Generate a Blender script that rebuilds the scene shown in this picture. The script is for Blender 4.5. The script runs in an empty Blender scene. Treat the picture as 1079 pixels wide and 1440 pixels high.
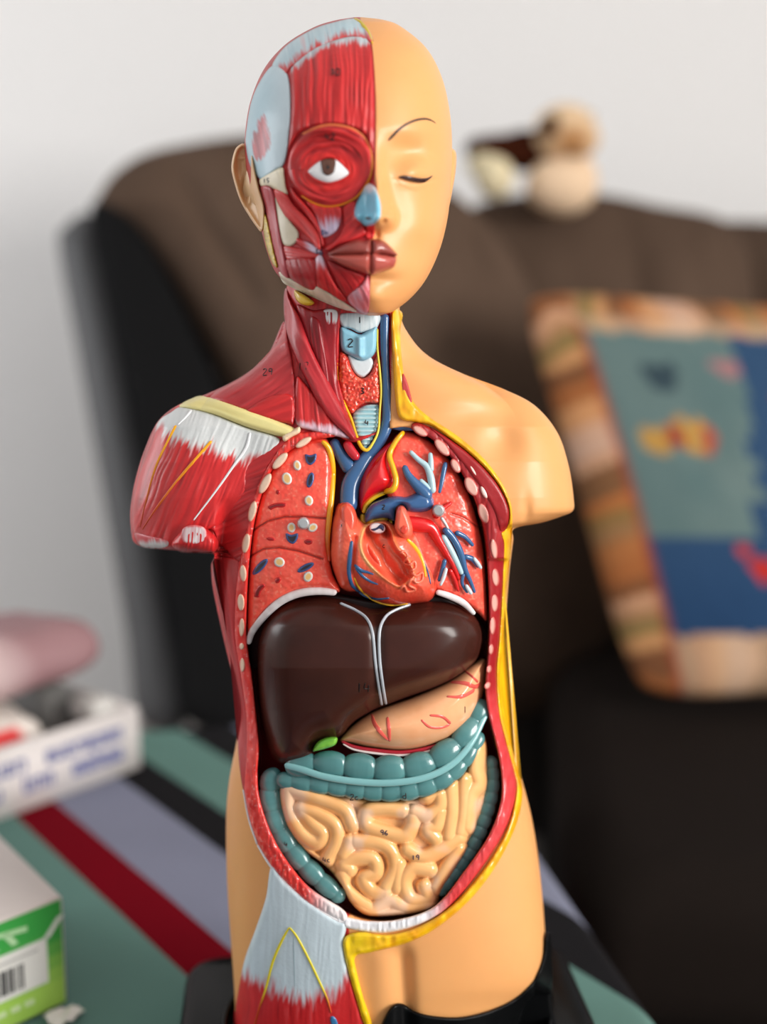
import bpy, bmesh, math, random
import numpy as np
from mathutils import Vector, Matrix
from mathutils.geometry import delaunay_2d_cdt
sc = bpy.context.scene
COL = sc.collection
rnd_ = random.Random(7)
# ---------------------------------------------------------------- camera model (1079 x 1440 frame)
FPX, CX, CY = 1738.0, 539.5, 720.0
PITCH = math.radians(10); CAMY, CAMZ = -0.60, 0.42
SP, CP = math.sin(PITCH), math.cos(PITCH)
def W(u, v, d):
    """point seen at photo pixel (u,v) standing d millimetres in front of the plane y=0"""
    u = np.asarray(u, float); v = np.asarray(v, float); d = np.asarray(d, float)
    a = (CY - v) / FPX; x = (u - CX) / FPX
    dy = CP + a * SP; dz = -SP + a * CP
    t = (-d / 1000.0 - CAMY) / dy
    return np.stack([x * t, -d / 1000.0 + 0 * t, CAMZ + dz * t], -1)
def T(u, v, z=0.0):
    a = (CY - v) / FPX; x = (u - CX) / FPX
    dy = CP + a * SP; dz = -SP + a * CP
    t = (z - CAMZ) / dz
    return np.array([x * t, dy * t + CAMY])
def pxm(d=0): return 0.6 / FPX * (1 - d / 600.0) * 1.01
# ---------------------------------------------------------------- colour and noise
def c(r, g, b):
    x = np.array([r, g, b], float) / 255.0
    return np.where(x <= .04045, x / 12.92, ((x + .055) / 1.055) ** 2.4)
def mix(a, b, f):
    f = np.clip(np.asarray(f, float), 0, 1)[..., None]
    return np.asarray(a) * (1 - f) + np.asarray(b) * f
def sstep(a, b, x):
    t = np.clip((np.asarray(x, float) - a) / (b - a), 0, 1); return t * t * (3 - 2 * t)
def hsh(ix, iy, s):
    h = np.sin(ix * 127.1 + iy * 311.7 + s * 74.7) * 43758.5453
    return h - np.floor(h)
def vn(x, y, s=0):
    x = np.asarray(x, float); y = np.asarray(y, float)
    ix = np.floor(x); iy = np.floor(y); fx = x - ix; fy = y - iy
    fx = fx * fx * (3 - 2 * fx); fy = fy * fy * (3 - 2 * fy)
    return (hsh(ix, iy, s) * (1 - fx) + hsh(ix + 1, iy, s) * fx) * (1 - fy) + (hsh(ix, iy + 1, s) * (1 - fx) + hsh(ix + 1, iy + 1, s) * fx) * fy
def smi(xs, ys, w):
    g = np.arange(xs[0] - 4 * w, xs[-1] + 4 * w, .5); y = np.interp(g, xs, ys)
    k = np.exp(-(np.arange(-3 * w, 3 * w + .5, .5) / w) ** 2); k /= k.sum(); m = len(k) // 2
    y = np.convolve(np.pad(y, m, mode='edge'), k, 'valid')[:len(g)]
    return lambda v: np.interp(v, g, y)
def fbm(x, y, s=0): return .55 * vn(x, y, s) + .3 * vn(x * 2.1, y * 2.1, s + 1) + .15 * vn(x * 4.3, y * 4.3, s + 2)
def g2(u, v, cu, cv, su, sv): return np.exp(-((u - cu) / su) ** 2 - ((v - cv) / sv) ** 2)
# ---------------------------------------------------------------- 2D curves
def cat(pts, closed=True, sub=8):
    P = np.array(pts, float); n = len(P); out = []
    for i in range(n if closed else n - 1):
        p1 = P[i]; p2 = P[(i + 1) % n]
        p0 = P[i - 1] if (closed or i > 0) else 2 * p1 - p2
        p3 = P[(i + 2) % n] if (closed or i + 2 < n) else 2 * p2 - p1
        t = np.linspace(0, 1, sub, endpoint=False)[:, None]
        out.append(.5 * (2 * p1 + (p2 - p0) * t + (2 * p0 - 5 * p1 + 4 * p2 - p3) * t ** 2 + (3 * p1 - p0 - 3 * p2 + p3) * t ** 3))
    if not closed: out.append(P[-1:])
    return np.concatenate(out)
def resample(P, s, closed=True):
    Q = np.vstack([P, P[:1]]) if closed else P
    L = np.r_[0, np.cumsum(np.linalg.norm(np.diff(Q[:, :2], axis=0), axis=1))]
    n = max(3, int(round(L[-1] / s)))
    t = np.linspace(0, L[-1], n + (0 if closed else 1), endpoint=not closed)
    return np.stack([np.interp(t, L, Q[:, k]) for k in range(Q.shape[1])], 1)
def sdist(u, v, poly):
    """signed distance, negative inside"""
    u = np.asarray(u, float); v = np.asarray(v, float); shp = u.shape
    p = np.stack([u.ravel(), v.ravel()], 1); best = np.full(len(p), 1e18); ins = np.zeros(len(p), bool)
    A = poly; Bq = np.roll(poly, -1, axis=0)
    for a, b in zip(A, Bq):
        e = b - a; w = p - a
        t = np.clip((w @ e) / max(e @ e, 1e-12), 0, 1)
        dd = w - t[:, None] * e; best = np.minimum(best, (dd * dd).sum(1))
        cnd = (a[1] > p[:, 1]) != (b[1] > p[:, 1])
        if b[1] != a[1]:
            xx = a[0] + (p[:, 1] - a[1]) * e[0] / (b[1] - a[1])
            ins ^= cnd & (p[:, 0] < xx)
    r = np.sqrt(best); r[ins] *= -1
    return r.reshape(shp)
def pdist(u, v, path):
    """distance to an open polyline"""
    u = np.asarray(u, float); shp = u.shape
    p = np.stack([u.ravel(), np.asarray(v, float).ravel()], 1); best = np.full(len(p), 1e18)
    P = np.asarray(path, float)[:, :2]
    for a, b in zip(P[:-1], P[1:]):
        e = b - a; w = p - a; t = np.clip((w @ e) / max(e @ e, 1e-12), 0, 1)
        dd = w - t[:, None] * e; best = np.minimum(best, (dd * dd).sum(1))
    return np.sqrt(best).reshape(shp)
def bulge(e, r, t):
    x = np.clip(e / r, 0, 1); return t * np.sqrt(np.clip(1 - (1 - x) ** 2, 0, 1))
# ---------------------------------------------------------------- scene graph
def thing(name, label, cat_, loc=(0, 0, 0), group=None):
    o = bpy.data.objects.new(name, None); COL.objects.link(o); o.location = loc; o.empty_display_size = .03
    o['label'] = label; o['category'] = cat_
    if group: o['group'] = group
    return o
def tag(o, label, cat_, group=None):
    o['label'] = label; o['category'] = cat_
    if group: o['group'] = group
    return o
def wloc(o):
    p = Vector((0, 0, 0))
    while o is not None: p = p + Vector(o.location); o = o.parent
    return p
def mesh(name, verts, faces, mat, parent=None, col=None, label=None, smooth=True, uv=None):
    me = bpy.data.meshes.new(name)
    off = np.array(wloc(parent)) if parent is not None else np.zeros(3)
    V = np.asarray(verts, float)
    if parent is None:
        off = np.array([(V[:, 0].min() + V[:, 0].max()) / 2, (V[:, 1].min() + V[:, 1].max()) / 2, V[:, 2].min()])
    me.from_pydata((V - off).tolist(), [], [list(map(int, f)) for f in faces])
    me.update()
    if smooth: me.polygons.foreach_set('use_smooth', np.ones(len(me.polygons), bool))
    if col is not None:
        cc = np.ones((len(V), 4)); cc[:, :3] = np.broadcast_to(np.asarray(col), (len(V), 3))
        at = me.color_attributes.new('Col', 'FLOAT_COLOR', 'POINT'); at.data.foreach_set('color', cc.ravel())
    if uv is not None:
        lay = me.uv_layers.new(name='UV'); idx = np.zeros(len(me.loops), int); me.loops.foreach_get('vertex_index', idx)
        lay.data.foreach_set('uv', np.asarray(uv)[idx].ravel())
    me.materials.append(mat)
    o = bpy.data.objects.new(name, me); COL.objects.link(o)
    if parent is not None: o.parent = parent
    else: o.location = off
    if label: o['label'] = label
    return o
def colof(col, u, v, e=None):
    if callable(col):
        r = col(u, v, e) if col.__code__.co_argcount >= 3 else col(u, v)
        return np.broadcast_to(np.asarray(r), (len(u), 3))
    return np.broadcast_to(np.asarray(col), (len(u), 3))
def patch(name, pts, base, h, col, mat, parent, thick=4.0, s=1.7, label=None, sharp=False, tex=None, sub=8):
    """solid plate cut to an outline: lies on the surface 'base' (mm), rises by h(u,v,e), e = distance from the outline"""
    P = np.array(pts, float) if sharp else cat(pts, True, sub)
    P = resample(P, s)
    lo = P.min(0); hi = P.max(0)
    gy = np.arange(lo[1], hi[1], s * .87); rows = []
    for k, y in enumerate(gy):
        x = np.arange(lo[0] + (k % 2) * s * .5, hi[0], s); rows.append(np.stack([x, np.full_like(x, y)], 1))
    G = np.concatenate(rows) if rows else np.zeros((0, 2))
    if len(G): G = G[sdist(G[:, 0], G[:, 1], P) < -.55 * s]
    nb = len(P); A = np.vstack([P, G])
    r = delaunay_2d_cdt([Vector(a) for a in A.tolist()], [(i, (i + 1) % nb) for i in range(nb)], [], 1, 1e-4)
    V = np.array([tuple(q) for q in r[0]]); F = [tuple(f) for f in r[2]]
    u, v = V[:, 0], V[:, 1]; sd = sdist(u, v, P); e = np.maximum(0, -sd)
    hh = h if callable(h) else (lambda uu, vv, ee: bulge(ee, 3.0, h))
    d = base(u, v) + hh(u, v, e)
    if tex is not None: d = d + tex(u, v) * sstep(0, 2.5, e)
    cl = colof(col, u, v, e)
    n = len(V)
    # boundary edges -> skirt
    cnt = {}
    for f in F:
        for i in range(3):
            a, b = f[i], f[(i + 1) % 3]; cnt[(a, b)] = 1
    bd = {a: b for (a, b) in cnt if (b, a) not in cnt}
    bi = list(bd.keys()); mp = {a: n + k for k, a in enumerate(bi)}
    db = base(u[bi], v[bi]) - thick
    X = np.vstack([W(u, v, d), W(u[bi], v[bi], db)])
    C = np.vstack([cl, cl[bi]])
    faces = [f[::-1] for f in F]
    for a, b in bd.items(): faces.append((a, b, mp[b], mp[a]))
    loop = [bi[0]]
    while len(loop) <= len(bi):
        q = bd.get(loop[-1])
        if q is None or q == loop[0]: break
        loop.append(q)
    if len(loop) == len(bi): faces.append([mp[a] for a in loop])
    o = mesh(name, X, faces, mat, parent, C, label)
    def surf(uu, vv):
        uu = np.asarray(uu, float); vv = np.asarray(vv, float)
        ee = np.maximum(0, -sdist(uu, vv, P))
        return base(uu, vv) + hh(uu, vv, ee)
    o_surf[o.name] = surf
    return o, surf
o_surf = {}
def tubes(name, paths, base, col, mat, parent, off=0.0, label=None, n=12, step=1.6, squash=1.0, rad=None, taper=True, sub=8, split=False):
    """rounded cords running along surface 'base'; each path row is (u,v,radius px)"""
    if split: return [tubes(name, [q], base, col, mat, parent, off, label, n, step, squash, rad, taper, sub) for q in paths][0]
    VV, FF, CC = [], [], []; o = 0
    for path in paths:
        Q = cat(path, False, sub); Q = resample(Q, step, False)
        u, v, r = Q[:, 0], Q[:, 1], Q[:, 2].copy()
        L = np.r_[0, np.cumsum(np.hypot(np.diff(u), np.diff(v)))]
        if rad is not None: r = r * rad(L, L[-1])
        dd = base(u, v) + off
        Cn = W(u, v, dd)
        tg = np.gradient(Cn, axis=0); tg /= np.linalg.norm(tg, axis=1)[:, None] + 1e-12
        fw = np.array([0, 1.0, 0])
        sd = np.cross(tg, fw); sd /= np.linalg.norm(sd, axis=1)[:, None] + 1e-9
        up = np.cross(sd, tg)
        rm = r * pxm(float(np.mean(dd)))
        if taper:
            end = np.minimum(L, L[-1] - L); k = np.sqrt(np.clip(1 - (1 - np.clip(end / np.maximum(r, .5), 0, 1)) ** 2, .02, 1)); rm = rm * k
        m = len(u)
        for j in range(n):
            a = 2 * math.pi * j / n
            VV.append(Cn + (sd * math.cos(a) + up * math.sin(a) * squash) * rm[:, None])
            CC.append(colof(col, u, v))
        # index: ring j row i -> o + j*m + i
        for j in range(n):
            k2 = (j + 1) % n
            for i in range(m - 1): FF.append((o + j * m + i, o + j * m + i + 1, o + k2 * m + i + 1, o + k2 * m + i))
        FF.append([o + j * m for j in range(n)]); FF.append([o + j * m + m - 1 for j in range(n)][::-1])
        o += n * m
    return mesh(name, np.concatenate(VV), FF, mat, parent, np.concatenate(CC), label)
GL = {'0': [[(0, 0), (0.6, 0), (.6, 1), (0, 1), (0, 0)]], '1': [[(.3, 0), (.3, 1)]], '2': [[(0, .2), (.3, 0), (.6, .25), (0, 1), (.65, 1)]],
      '3': [[(0, .05), (.5, .1), (.2, .45), (.55, .7), (0, 1)]], '4': [[(.1, 0), (0, .6), (.6, .6)], [(.45, .2), (.4, 1)]], '5': [[(.6, 0), (.1, 0), (.1, .45), (.55, .6), (.1, 1)]],
      '6': [[(.5, 0), (0, .6), (.3, 1), (.55, .7), (.1, .6)]], '7': [[(0, 0), (.6, 0), (.25, 1)]], '8': [[(.3, .45), (.05, .2), (.3, 0), (.55, .2), (.05, .8), (.3, 1), (.55, .8), (.3, .45)]],
      '9': [[(.55, .4), (.1, .4), (.2, 0), (.55, .1), (.5, 1)]], 'b': [[(0, 0), (0, 1), (.5, .9), (.5, .5), (0, .55)]], 'c': [[(.5, .4), (.1, .5), (.1, .9), (.55, .95)]],
      'd': [[(.5, 0), (.5, 1), (.05, .95), (.05, .55), (.5, .5)]]}
def ink(txt, u, v, size, base, parent, off=.12, w=.75, dark=(40, 30, 30)):
    paths = []; x = u - size * .4 * len(txt)
    for ch in txt:
        for st in GL[ch]: paths.append([(x + a * size, v + (b - .5) * size, w) for a, b in st])
        x += size * .85
    return tubes('ink_number', paths, base, c(*dark), M['paint'], parent, off=off, n=6, step=.9, sub=4, squash=.5)
# ---------------------------------------------------------------- materials
M = {}
def node_mat(name, build):
    m = bpy.data.materials.new(name); m.use_nodes = True; nt = m.node_tree
    b = nt.nodes['Principled BSDF']; build(nt, b, nt.nodes.new, nt.links.new); M[name] = m; return m
def attr_mat(name, rough, spec=.5, coat=0, sss=0, bump=0.0, bscale=400, mott=.06):
    def f(nt, b, N, Lk):
        a = N('ShaderNodeAttribute'); a.attribute_name = 'Col'
        tc = N('ShaderNodeTexCoord'); n = N('ShaderNodeTexNoise'); n.inputs['Scale'].default_value = 120; n.inputs['Detail'].default_value = 4
        Lk(tc.outputs['Object'], n.inputs['Vector'])
        mr = N('ShaderNodeMapRange'); mr.inputs['To Min'].default_value = 1 - mott; mr.inputs['To Max'].default_value = 1 + mott
        Lk(n.outputs['Fac'], mr.inputs['Value'])
        mx = N('ShaderNodeVectorMath'); mx.operation = 'SCALE'; Lk(a.outputs['Color'], mx.inputs[0]); Lk(mr.outputs['Result'], mx.inputs['Scale'])
        Lk(mx.outputs['Vector'], b.inputs['Base Color'])
        b.inputs['Roughness'].default_value = rough; b.inputs['Specular IOR Level'].default_value = spec
        if coat: b.inputs['Coat Weight'].default_value = coat; b.inputs['Coat Roughness'].default_value = .12
        if sss: b.inputs['Subsurface Weight'].default_value = sss; b.inputs['Subsurface Radius'].default_value = (.006, .003, .0015); b.inputs['Subsurface Scale'].default_value = 1.0
        if bump:
            n2 = N('ShaderNodeTexNoise'); n2.inputs['Scale'].default_value = bscale; n2.inputs['Detail'].default_value = 3; Lk(tc.outputs['Object'], n2.inputs['Vector'])
            bp = N('ShaderNodeBump'); bp.inputs['Strength'].default_value = bump; bp.inputs['Distance'].default_value = .0006; Lk(n2.outputs['Fac'], bp.inputs['Height']); Lk(bp.outputs['Normal'], b.inputs['Normal'])
    return node_mat(name, f)
attr_mat('paint', .38, .42, coat=.1, bump=.2, bscale=500)
attr_mat('skin', .42, .4, coat=.06, sss=.12, mott=.02)
attr_mat('gloss', .2, .5, coat=.3, mott=.04)
attr_mat('lacquer', .27, .3, coat=0, mott=.03)
attr_mat('matte', .9, .1, bump=.4, bscale=300, mott=.1)
attr_mat('wet', .28, .5, coat=.3, bump=.25, bscale=350)
attr_mat('satin', .5, .4)
attr_mat('cloth', .9, .15, bump=.4, bscale=900, mott=.1)
attr_mat('plush', 1.0, .05, bump=.9, bscale=250, mott=.12)
attr_mat('card', .55, .35, mott=.02)
attr_mat('plastic_black', .3, .09, coat=.03, mott=.05)
def metal(nt, b, N, Lk):
    b.inputs['Base Color'].default_value = (.55, .57, .58, 1); b.inputs['Metallic'].default_value = .6; b.inputs['Roughness'].default_value = .35
    n = N('ShaderNodeTexNoise'); n.inputs['Scale'].default_value = 900; mr = N('ShaderNodeMapRange'); mr.inputs['To Min'].default_value = .25; mr.inputs['To Max'].default_value = .5
    Lk(n.outputs['Fac'], mr.inputs['Value']); Lk(mr.outputs['Result'], b.inputs['Roughness'])
node_mat('metal', metal)
def wallm(nt, b, N, Lk):
    tc = N('ShaderNodeTexCoord'); n = N('ShaderNodeTexNoise'); n.inputs['Scale'].default_value = 60; Lk(tc.outputs['Object'], n.inputs['Vector'])
    cr = N('ShaderNodeValToRGB'); cr.color_ramp.elements[0].color = (*c(228, 227, 226), 1); cr.color_ramp.elements[1].color = (*c(236, 235, 235), 1)
    Lk(n.outputs['Fac'], cr.inputs['Fac']); Lk(cr.outputs['Color'], b.inputs['Base Color']); b.inputs['Roughness'].default_value = .9
node_mat('wall_paint', wallm)
def floorm(nt, b, N, Lk):
    tc = N('ShaderNodeTexCoord'); n = N('ShaderNodeTexNoise'); n.inputs['Scale'].default_value = 300; Lk(tc.outputs['Object'], n.inputs['Vector'])
    cr = N('ShaderNodeValToRGB'); cr.color_ramp.elements[0].color = (.22, .19, .17, 1); cr.color_ramp.elements[1].color = (.32, .29, .27, 1)
    Lk(n.outputs['Fac'], cr.inputs['Fac']); Lk(cr.outputs['Color'], b.inputs['Base Color']); b.inputs['Roughness'].default_value = .95
node_mat('carpet', floorm)
PW_R, PW_L, PW_W, EXPO = 128.0, 24.0, .5, 0.0
# ================================================================ colours of the paint
SKIN = c(226, 162, 101); SKIN2 = c(222, 172, 124)
RED = c(196, 30, 36); DRED = c(140, 14, 22); PINK = c(222, 92, 96); LRED = c(226, 50, 50); MAROON = c(150, 34, 48)
LB = c(170, 200, 212); WHT = c(232, 232, 232); BLUE = c(52, 92, 142); CYAN = c(122, 196, 222); YEL = c(240, 178, 14); IVORY = c(224, 212, 186)
LUNG = c(240, 84, 66); ORG = c(244, 160, 40); TEAL = c(62, 112, 114); TEALL = c(126, 178, 182); LIV = c(52, 25, 19); GUT = c(242, 190, 128)
# ================================================================ figure: root
torso = thing('anatomical_torso_model', 'glossy anatomical torso, half skin, half red muscle, open belly full of organs, black base', 'anatomical model')
# ---- silhouettes (pixel outline of the figure)
def silh(pts):
    Q = cat(pts, False, 10); o = np.argsort(Q[:, 1], kind='stable'); Q = Q[o]
    return lambda v: np.interp(v, Q[:, 1], Q[:, 0])
bL = silh([(412, 380), (402, 410), (402, 440), (396, 470), (374, 500), (340, 530), (290, 554), (248, 571), (222, 593), (205, 628), (192, 668), (184, 710), (184, 742), (190, 764), (215, 771), (262, 775), (300, 779), (297, 795), (300, 830), (315, 900), (329, 958), (336, 1000), (333, 1040), (322, 1100), (318, 1160), (320, 1250), (326, 1340), (330, 1400), (333, 1480)])
bR = silh([(560, 380), (563, 440), (575, 470), (602, 500), (650, 525), (708, 547), (752, 570), (784, 608), (800, 655), (807, 700), (806, 718), (790, 726), (762, 735), (724, 743), (722, 760), (717, 800), (713, 850), (710, 905), (707, 960), (713, 1010), (730, 1080), (748, 1150), (760, 1230), (767, 1320), (766, 1360), (757, 1390), (735, 1420), (715, 1480)])
tL = silh([(412, 380), (402, 410), (402, 440), (396, 470), (374, 500), (340, 530), (300, 554), (278, 590), (285, 650), (292, 720), (296, 778), (297, 795), (300, 830), (315, 900), (329, 958), (336, 1000), (333, 1040), (322, 1100), (318, 1160), (320, 1250), (326, 1340), (330, 1400), (333, 1480)])
tR = silh([(560, 380), (563, 440), (575, 470), (602, 500), (650, 525), (690, 547), (722, 580), (735, 630), (733, 690), (726, 743), (722, 760), (717, 800), (713, 850), (710, 905), (707, 960), (713, 1010), (730, 1080), (748, 1150), (760, 1230), (767, 1320), (766, 1360), (757, 1390), (735, 1420), (715, 1480)])
Dv = [380, 440, 500, 540, 580, 620, 680, 740, 800, 900, 1000, 1100, 1200, 1300, 1400, 1480]
Dd = [26, 27, 25, 26, 29, 34, 40, 44, 46, 46, 44, 46, 48, 50, 50, 47]
Dsm = smi(Dv, Dd, 14)
def Bf(u, v):
    """front surface of the uncut figure in mm"""
    u = np.asarray(u, float); v = np.asarray(v, float)
    l, r = tL(v), tR(v); xc = (l + r) / 2; hw = (r - l) / 2
    t = np.clip(np.abs((u - xc) / hw), 0, 1)
    d = Dsm(v) * np.clip(1 - t ** 2.5, 0, 1) ** (1 / 2.5)
    # shoulders: rounded deltoids merging into the chest
    for cu, hwf, sg in ((300, lambda vv: 300 - bL(vv), -1), (690, lambda vv: bR(vv) - 690, 1)):
        w = np.maximum(hwf(v), 4); s_ = (u - cu) * sg / w
        ins = np.clip(-(u - cu) * sg / 75.0, 0, 1); s2 = np.where(s_ > 0, np.clip(s_, 0, 1), ins)
        prof = np.interp(v, [545, 560, 600, 650, 700, 760, 790], [0, 8, 24, 31, 33, 33, 33]) * np.clip(1 - s2 ** 2.3, 0, 1) ** .5
        prof = prof * np.clip((795 - v) / 10, 0, 1) * (1 - (1 - sstep(800, 690, v)) * sstep(0, .3, ins))
        d = np.where(v < 795, np.log(np.exp(d / 3.5) + np.exp(prof / 3.5) - 1 + 1e-9) * 3.5, d)
    d = d - 4.2 * g2(u, v, 708, 618, 27, 32) - 1.2 * g2(u, v, 668, 582, 34, 18) + .9 * g2(u, v, 640, 566, 60, 14)
    d = d - 1.6 * g2(u, v, 741, 726, 7, 24) - 4.5 * np.exp(-((u - 566 - (v - 1340) * .06) / 13) ** 2) * sstep(1316, 1350, v) + 1.2 * np.exp(-((u - 532 - (v - 1340) * .05) / 16) ** 2) * sstep(1322, 1350, v)
    return d
CAV = cat([(440, 616), (470, 612), (500, 622), (545, 604), (580, 602), (610, 616), (640, 646), (664, 690), (680, 740), (687, 800), (689, 860), (687, 920), (684, 970), (690, 1012), (701, 1055), (707, 1095), (705, 1130), (689, 1175), (655, 1225), (612, 1276), (560, 1294), (520, 1295), (482, 1282), (436, 1253), (402, 1215), (378, 1175), (363, 1130), (359, 1090), (362, 1060), (358, 1010), (351, 950), (345, 900), (344, 860), (347, 800), (352, 740), (365, 690), (385, 650), (410, 626)], True, 6)
NCK = np.array([(478, 440), (549, 440), (551, 540), (548, 606), (500, 616), (486, 570), (474, 530)], float)
def cavd(u, v): return 24 * sstep(1, -5, sdist(u, v, CAV)) + 5 * sstep(1, -4, sdist(u, v, NCK))
# ---- torso shell: closed loft
vs = np.r_[np.arange(384, 540, 3.0), np.arange(540, 800, 1.8), np.arange(800, 1478, 3.0)]
na, nbk = 300, 60
th = np.r_[np.linspace(-math.pi / 2, math.pi / 2, na), np.linspace(math.pi / 2, 1.5 * math.pi, nbk + 2)[1:-1]]
VV = []; CC = []
for v in vs:
    l, r = bL(v), bR(v); xc = (l + r) / 2; hw = (r - l) / 2
    s_ = np.sin(th); u = xc + hw * np.sign(s_) * np.abs(s_) ** .9
    vv = np.full_like(u, v); fr = np.cos(th) > -1e-6
    dB = -np.interp(v, Dv, np.array(Dd) * np.r_[1, 1, 1.1, 1.3, np.full(12, .85)]) * np.clip(-np.cos(th), 0, 1) ** .8
    d = np.where(fr, Bf(u, vv), dB)
    VV.append((u, vv, d, fr))
U = np.array([q[0] for q in VV]); V_ = np.array([q[1] for q in VV]); D_ = np.array([q[2] for q in VV]); FR = np.array([q[3] for q in VV])
inr = FR & (U > 330) & (U < 720)
D_[inr] -= cavd(U[inr], V_[inr])
nr, nc = U.shape
mid = np.interp(V_, [380, 445, 600, 1300, 1480], [517, 555, 545, 490, 515])
musc = (U < mid) & ~((V_ > 1035 + (U - 330) * 1.5) & (U < 420))
fibn = vn(U * .5 + V_ * .12, V_ * .05, 3)
Cc_ = mix(SKIN, mix(DRED, LRED, fibn * .8 + .1), musc.astype(float))
lowl = (~musc) & (U < 430)
Cc_[lowl] = SKIN
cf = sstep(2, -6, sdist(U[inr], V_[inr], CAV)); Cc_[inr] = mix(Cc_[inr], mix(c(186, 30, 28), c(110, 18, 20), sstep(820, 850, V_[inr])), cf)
X = W(U, V_, D_).reshape(-1, 3); X[:, 2] = np.maximum(X[:, 2], .012)
F = []
for i in range(nr - 1):
    for j in range(nc):
        k = (j + 1) % nc; F.append((i * nc + j, (i + 1) * nc + j, (i + 1) * nc + k, i * nc + k))
F.append([j for j in range(nc)]); F.append([(nr - 1) * nc + j for j in range(nc)][::-1])
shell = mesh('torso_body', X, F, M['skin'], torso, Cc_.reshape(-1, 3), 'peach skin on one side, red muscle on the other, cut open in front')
# ================================================================ head
hL = silh([(500, 24), (470, 29), (440, 39), (402, 62), (372, 96), (353, 140), (345, 185), (345, 225), (350, 260), (360, 290), (368, 325), (376, 355), (386, 380), (402, 396), (440, 415), (480, 433), (505, 441), (524, 444.5)])
hR = silh([(508, 24), (540, 28), (565, 38), (600, 68), (622, 110), (633, 160), (636, 210), (634, 260), (630, 305), (619, 350), (601, 390), (580, 417), (556, 436), (540, 442), (528, 444.5)])
_dx, _dy = [24, 30, 45, 70, 110, 160, 250, 320, 380, 410, 430, 440, 445], [0, 14, 27, 39, 50, 56, 58, 55, 42, 29, 19, 11, 0]
hcc = smi([24, 300, 360, 410, 445], [0, 0, 10, 24, 34], 14); hdd0 = lambda v: np.interp(v, _dx, _dy); hdd1 = smi(_dx, _dy, 16)
nh_ = smi([170, 200, 230, 260, 285, 300, 309, 316, 321, 327], [0, 1.5, 3.5, 8, 13, 16, 16, 12, 4, 0], 4); nw_ = smi([170, 230, 270, 300, 322], [14, 11, 12, 15, 15], 8); ncx_ = smi([200, 250, 300, 330], [528, 530, 533, 530], 10)
def Hb(u, v):
    u = np.asarray(u, float); v = np.asarray(v, float)
    l, r = hL(v), hR(v); xc = (l + r) / 2; hw = np.maximum((r - l) / 2, .5)
    t = np.clip(np.abs((u - xc) / hw), 0, 1)
    k_ = sstep(28, 52, v) * sstep(442, 424, v); cc = hcc(v); dd = hdd0(v) * (1 - k_) + hdd1(v) * k_
    return cc + dd * np.clip(1 - t ** 2.3, 0, 1) ** (1 / 2.3)
def Mid(v): return np.interp(v, [24, 60, 100, 150, 240, 262, 310, 345, 390, 445], [506, 518, 524, 527.5, 526, 529, 525, 522.5, 519, 517])
def Hf(u, v):
    d = Hb(u, v)
    d = d - 4.6 * g2(u, v, 574, 216, 30, 22) + 4.4 * g2(u, v, 584, 240, 22, 16) + .8 * g2(u, v, 575, 182, 36, 14)
    d = d - 1.2 * np.exp(-((v - (252 + 6 * np.exp(-((u - 585) / 18) ** 2))) / 2.2) ** 2) * g2(u, v, 585, 252, 24, 20)
    d = d - 5.0 * g2(u, v, 463, 232, 42, 34) + 3.6 * g2(u, v, 462, 238, 27, 20) + 2.2 * g2(u, v, 465, 180, 50, 10)
    nh, nw, ncx = nh_(v), nw_(v), ncx_(v)
    d = d + nh * np.exp(-((u - ncx) / nw) ** 2)
    d = d + 7.0 * g2(u, v, 547, 306, 8, 9.5) - 2.2 * g2(u, v, 541, 310, 3.2, 3.6) + 4.0 * g2(u, v, 506, 303, 8, 10)
    d = d + 2.5 * g2(u, v, 596, 305, 26, 30) + 4.5 * g2(u, v, 515, 362, 42, 26) - 2.0 * g2(u, v, 530, 392, 26, 7) + 4.0 * g2(u, v, 524, 420, 22, 16) - 2 * g2(u, v, 530, 330, 4, 8)
    d = d - 3.0 * g2(u, v, 425, 330, 26, 30)
    return d
def Hs(u, v): return Hf(u, v) + 1.0 * sstep(-1.0, 1.5, u - Mid(v))
hv = np.r_[24.2, np.arange(25, 60, 1.2), np.arange(60, 400, 1.8), np.arange(400, 441, 1.2), np.arange(441, 444.4, .6)]
na2, nb2 = 220, 70
th = np.r_[np.linspace(-math.pi / 2, math.pi / 2, na2), np.linspace(math.pi / 2, 1.5 * math.pi, nb2 + 2)[1:-1]]
U = []; V_ = []; D_ = []
for v in hv:
    l, r = hL(v), hR(v); xc = (l + r) / 2; hw = max((r - l) / 2, .3)
    s_ = np.sin(th); u = xc + hw * np.sign(s_) * np.abs(s_) ** .9; vv = np.full_like(u, v)
    ct = np.cos(th); fr = ct > -1e-6
    cc = hcc(v); db = np.interp(v, [24, 30, 45, 70, 110, 160, 250, 320, 380, 420, 445], [0, 14, 27, 40, 52, 60, 62, 50, 34, 16, 0])
    U.append(u); V_.append(vv); D_.append(np.where(fr, Hs(u, vv), cc - db * np.clip(-ct, 0, 1) ** .85))
U = np.array(U); V_ = np.array(V_); D_ = np.array(D_); nr, nc = U.shape
sk = sstep(-.6, .6, U - Mid(V_))
hc = mix(mix(DRED, RED, .35 + .5 * vn(U * .45, V_ * .06, 9)), SKIN, sk)
F = []
for i in range(nr - 1):
    for j in range(nc):
        k = (j + 1) % nc; F.append((i * nc + j, (i + 1) * nc + j, (i + 1) * nc + k, i * nc + k))
F.append([j for j in range(nc)]); F.append([(nr - 1) * nc + j for j in range(nc)][::-1])
head = mesh('head', W(U, V_, D_).reshape(-1, 3), F, M['skin'], torso, hc.reshape(-1, 3), 'bald head, one half skin with closed eye, other half red muscle')
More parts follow.
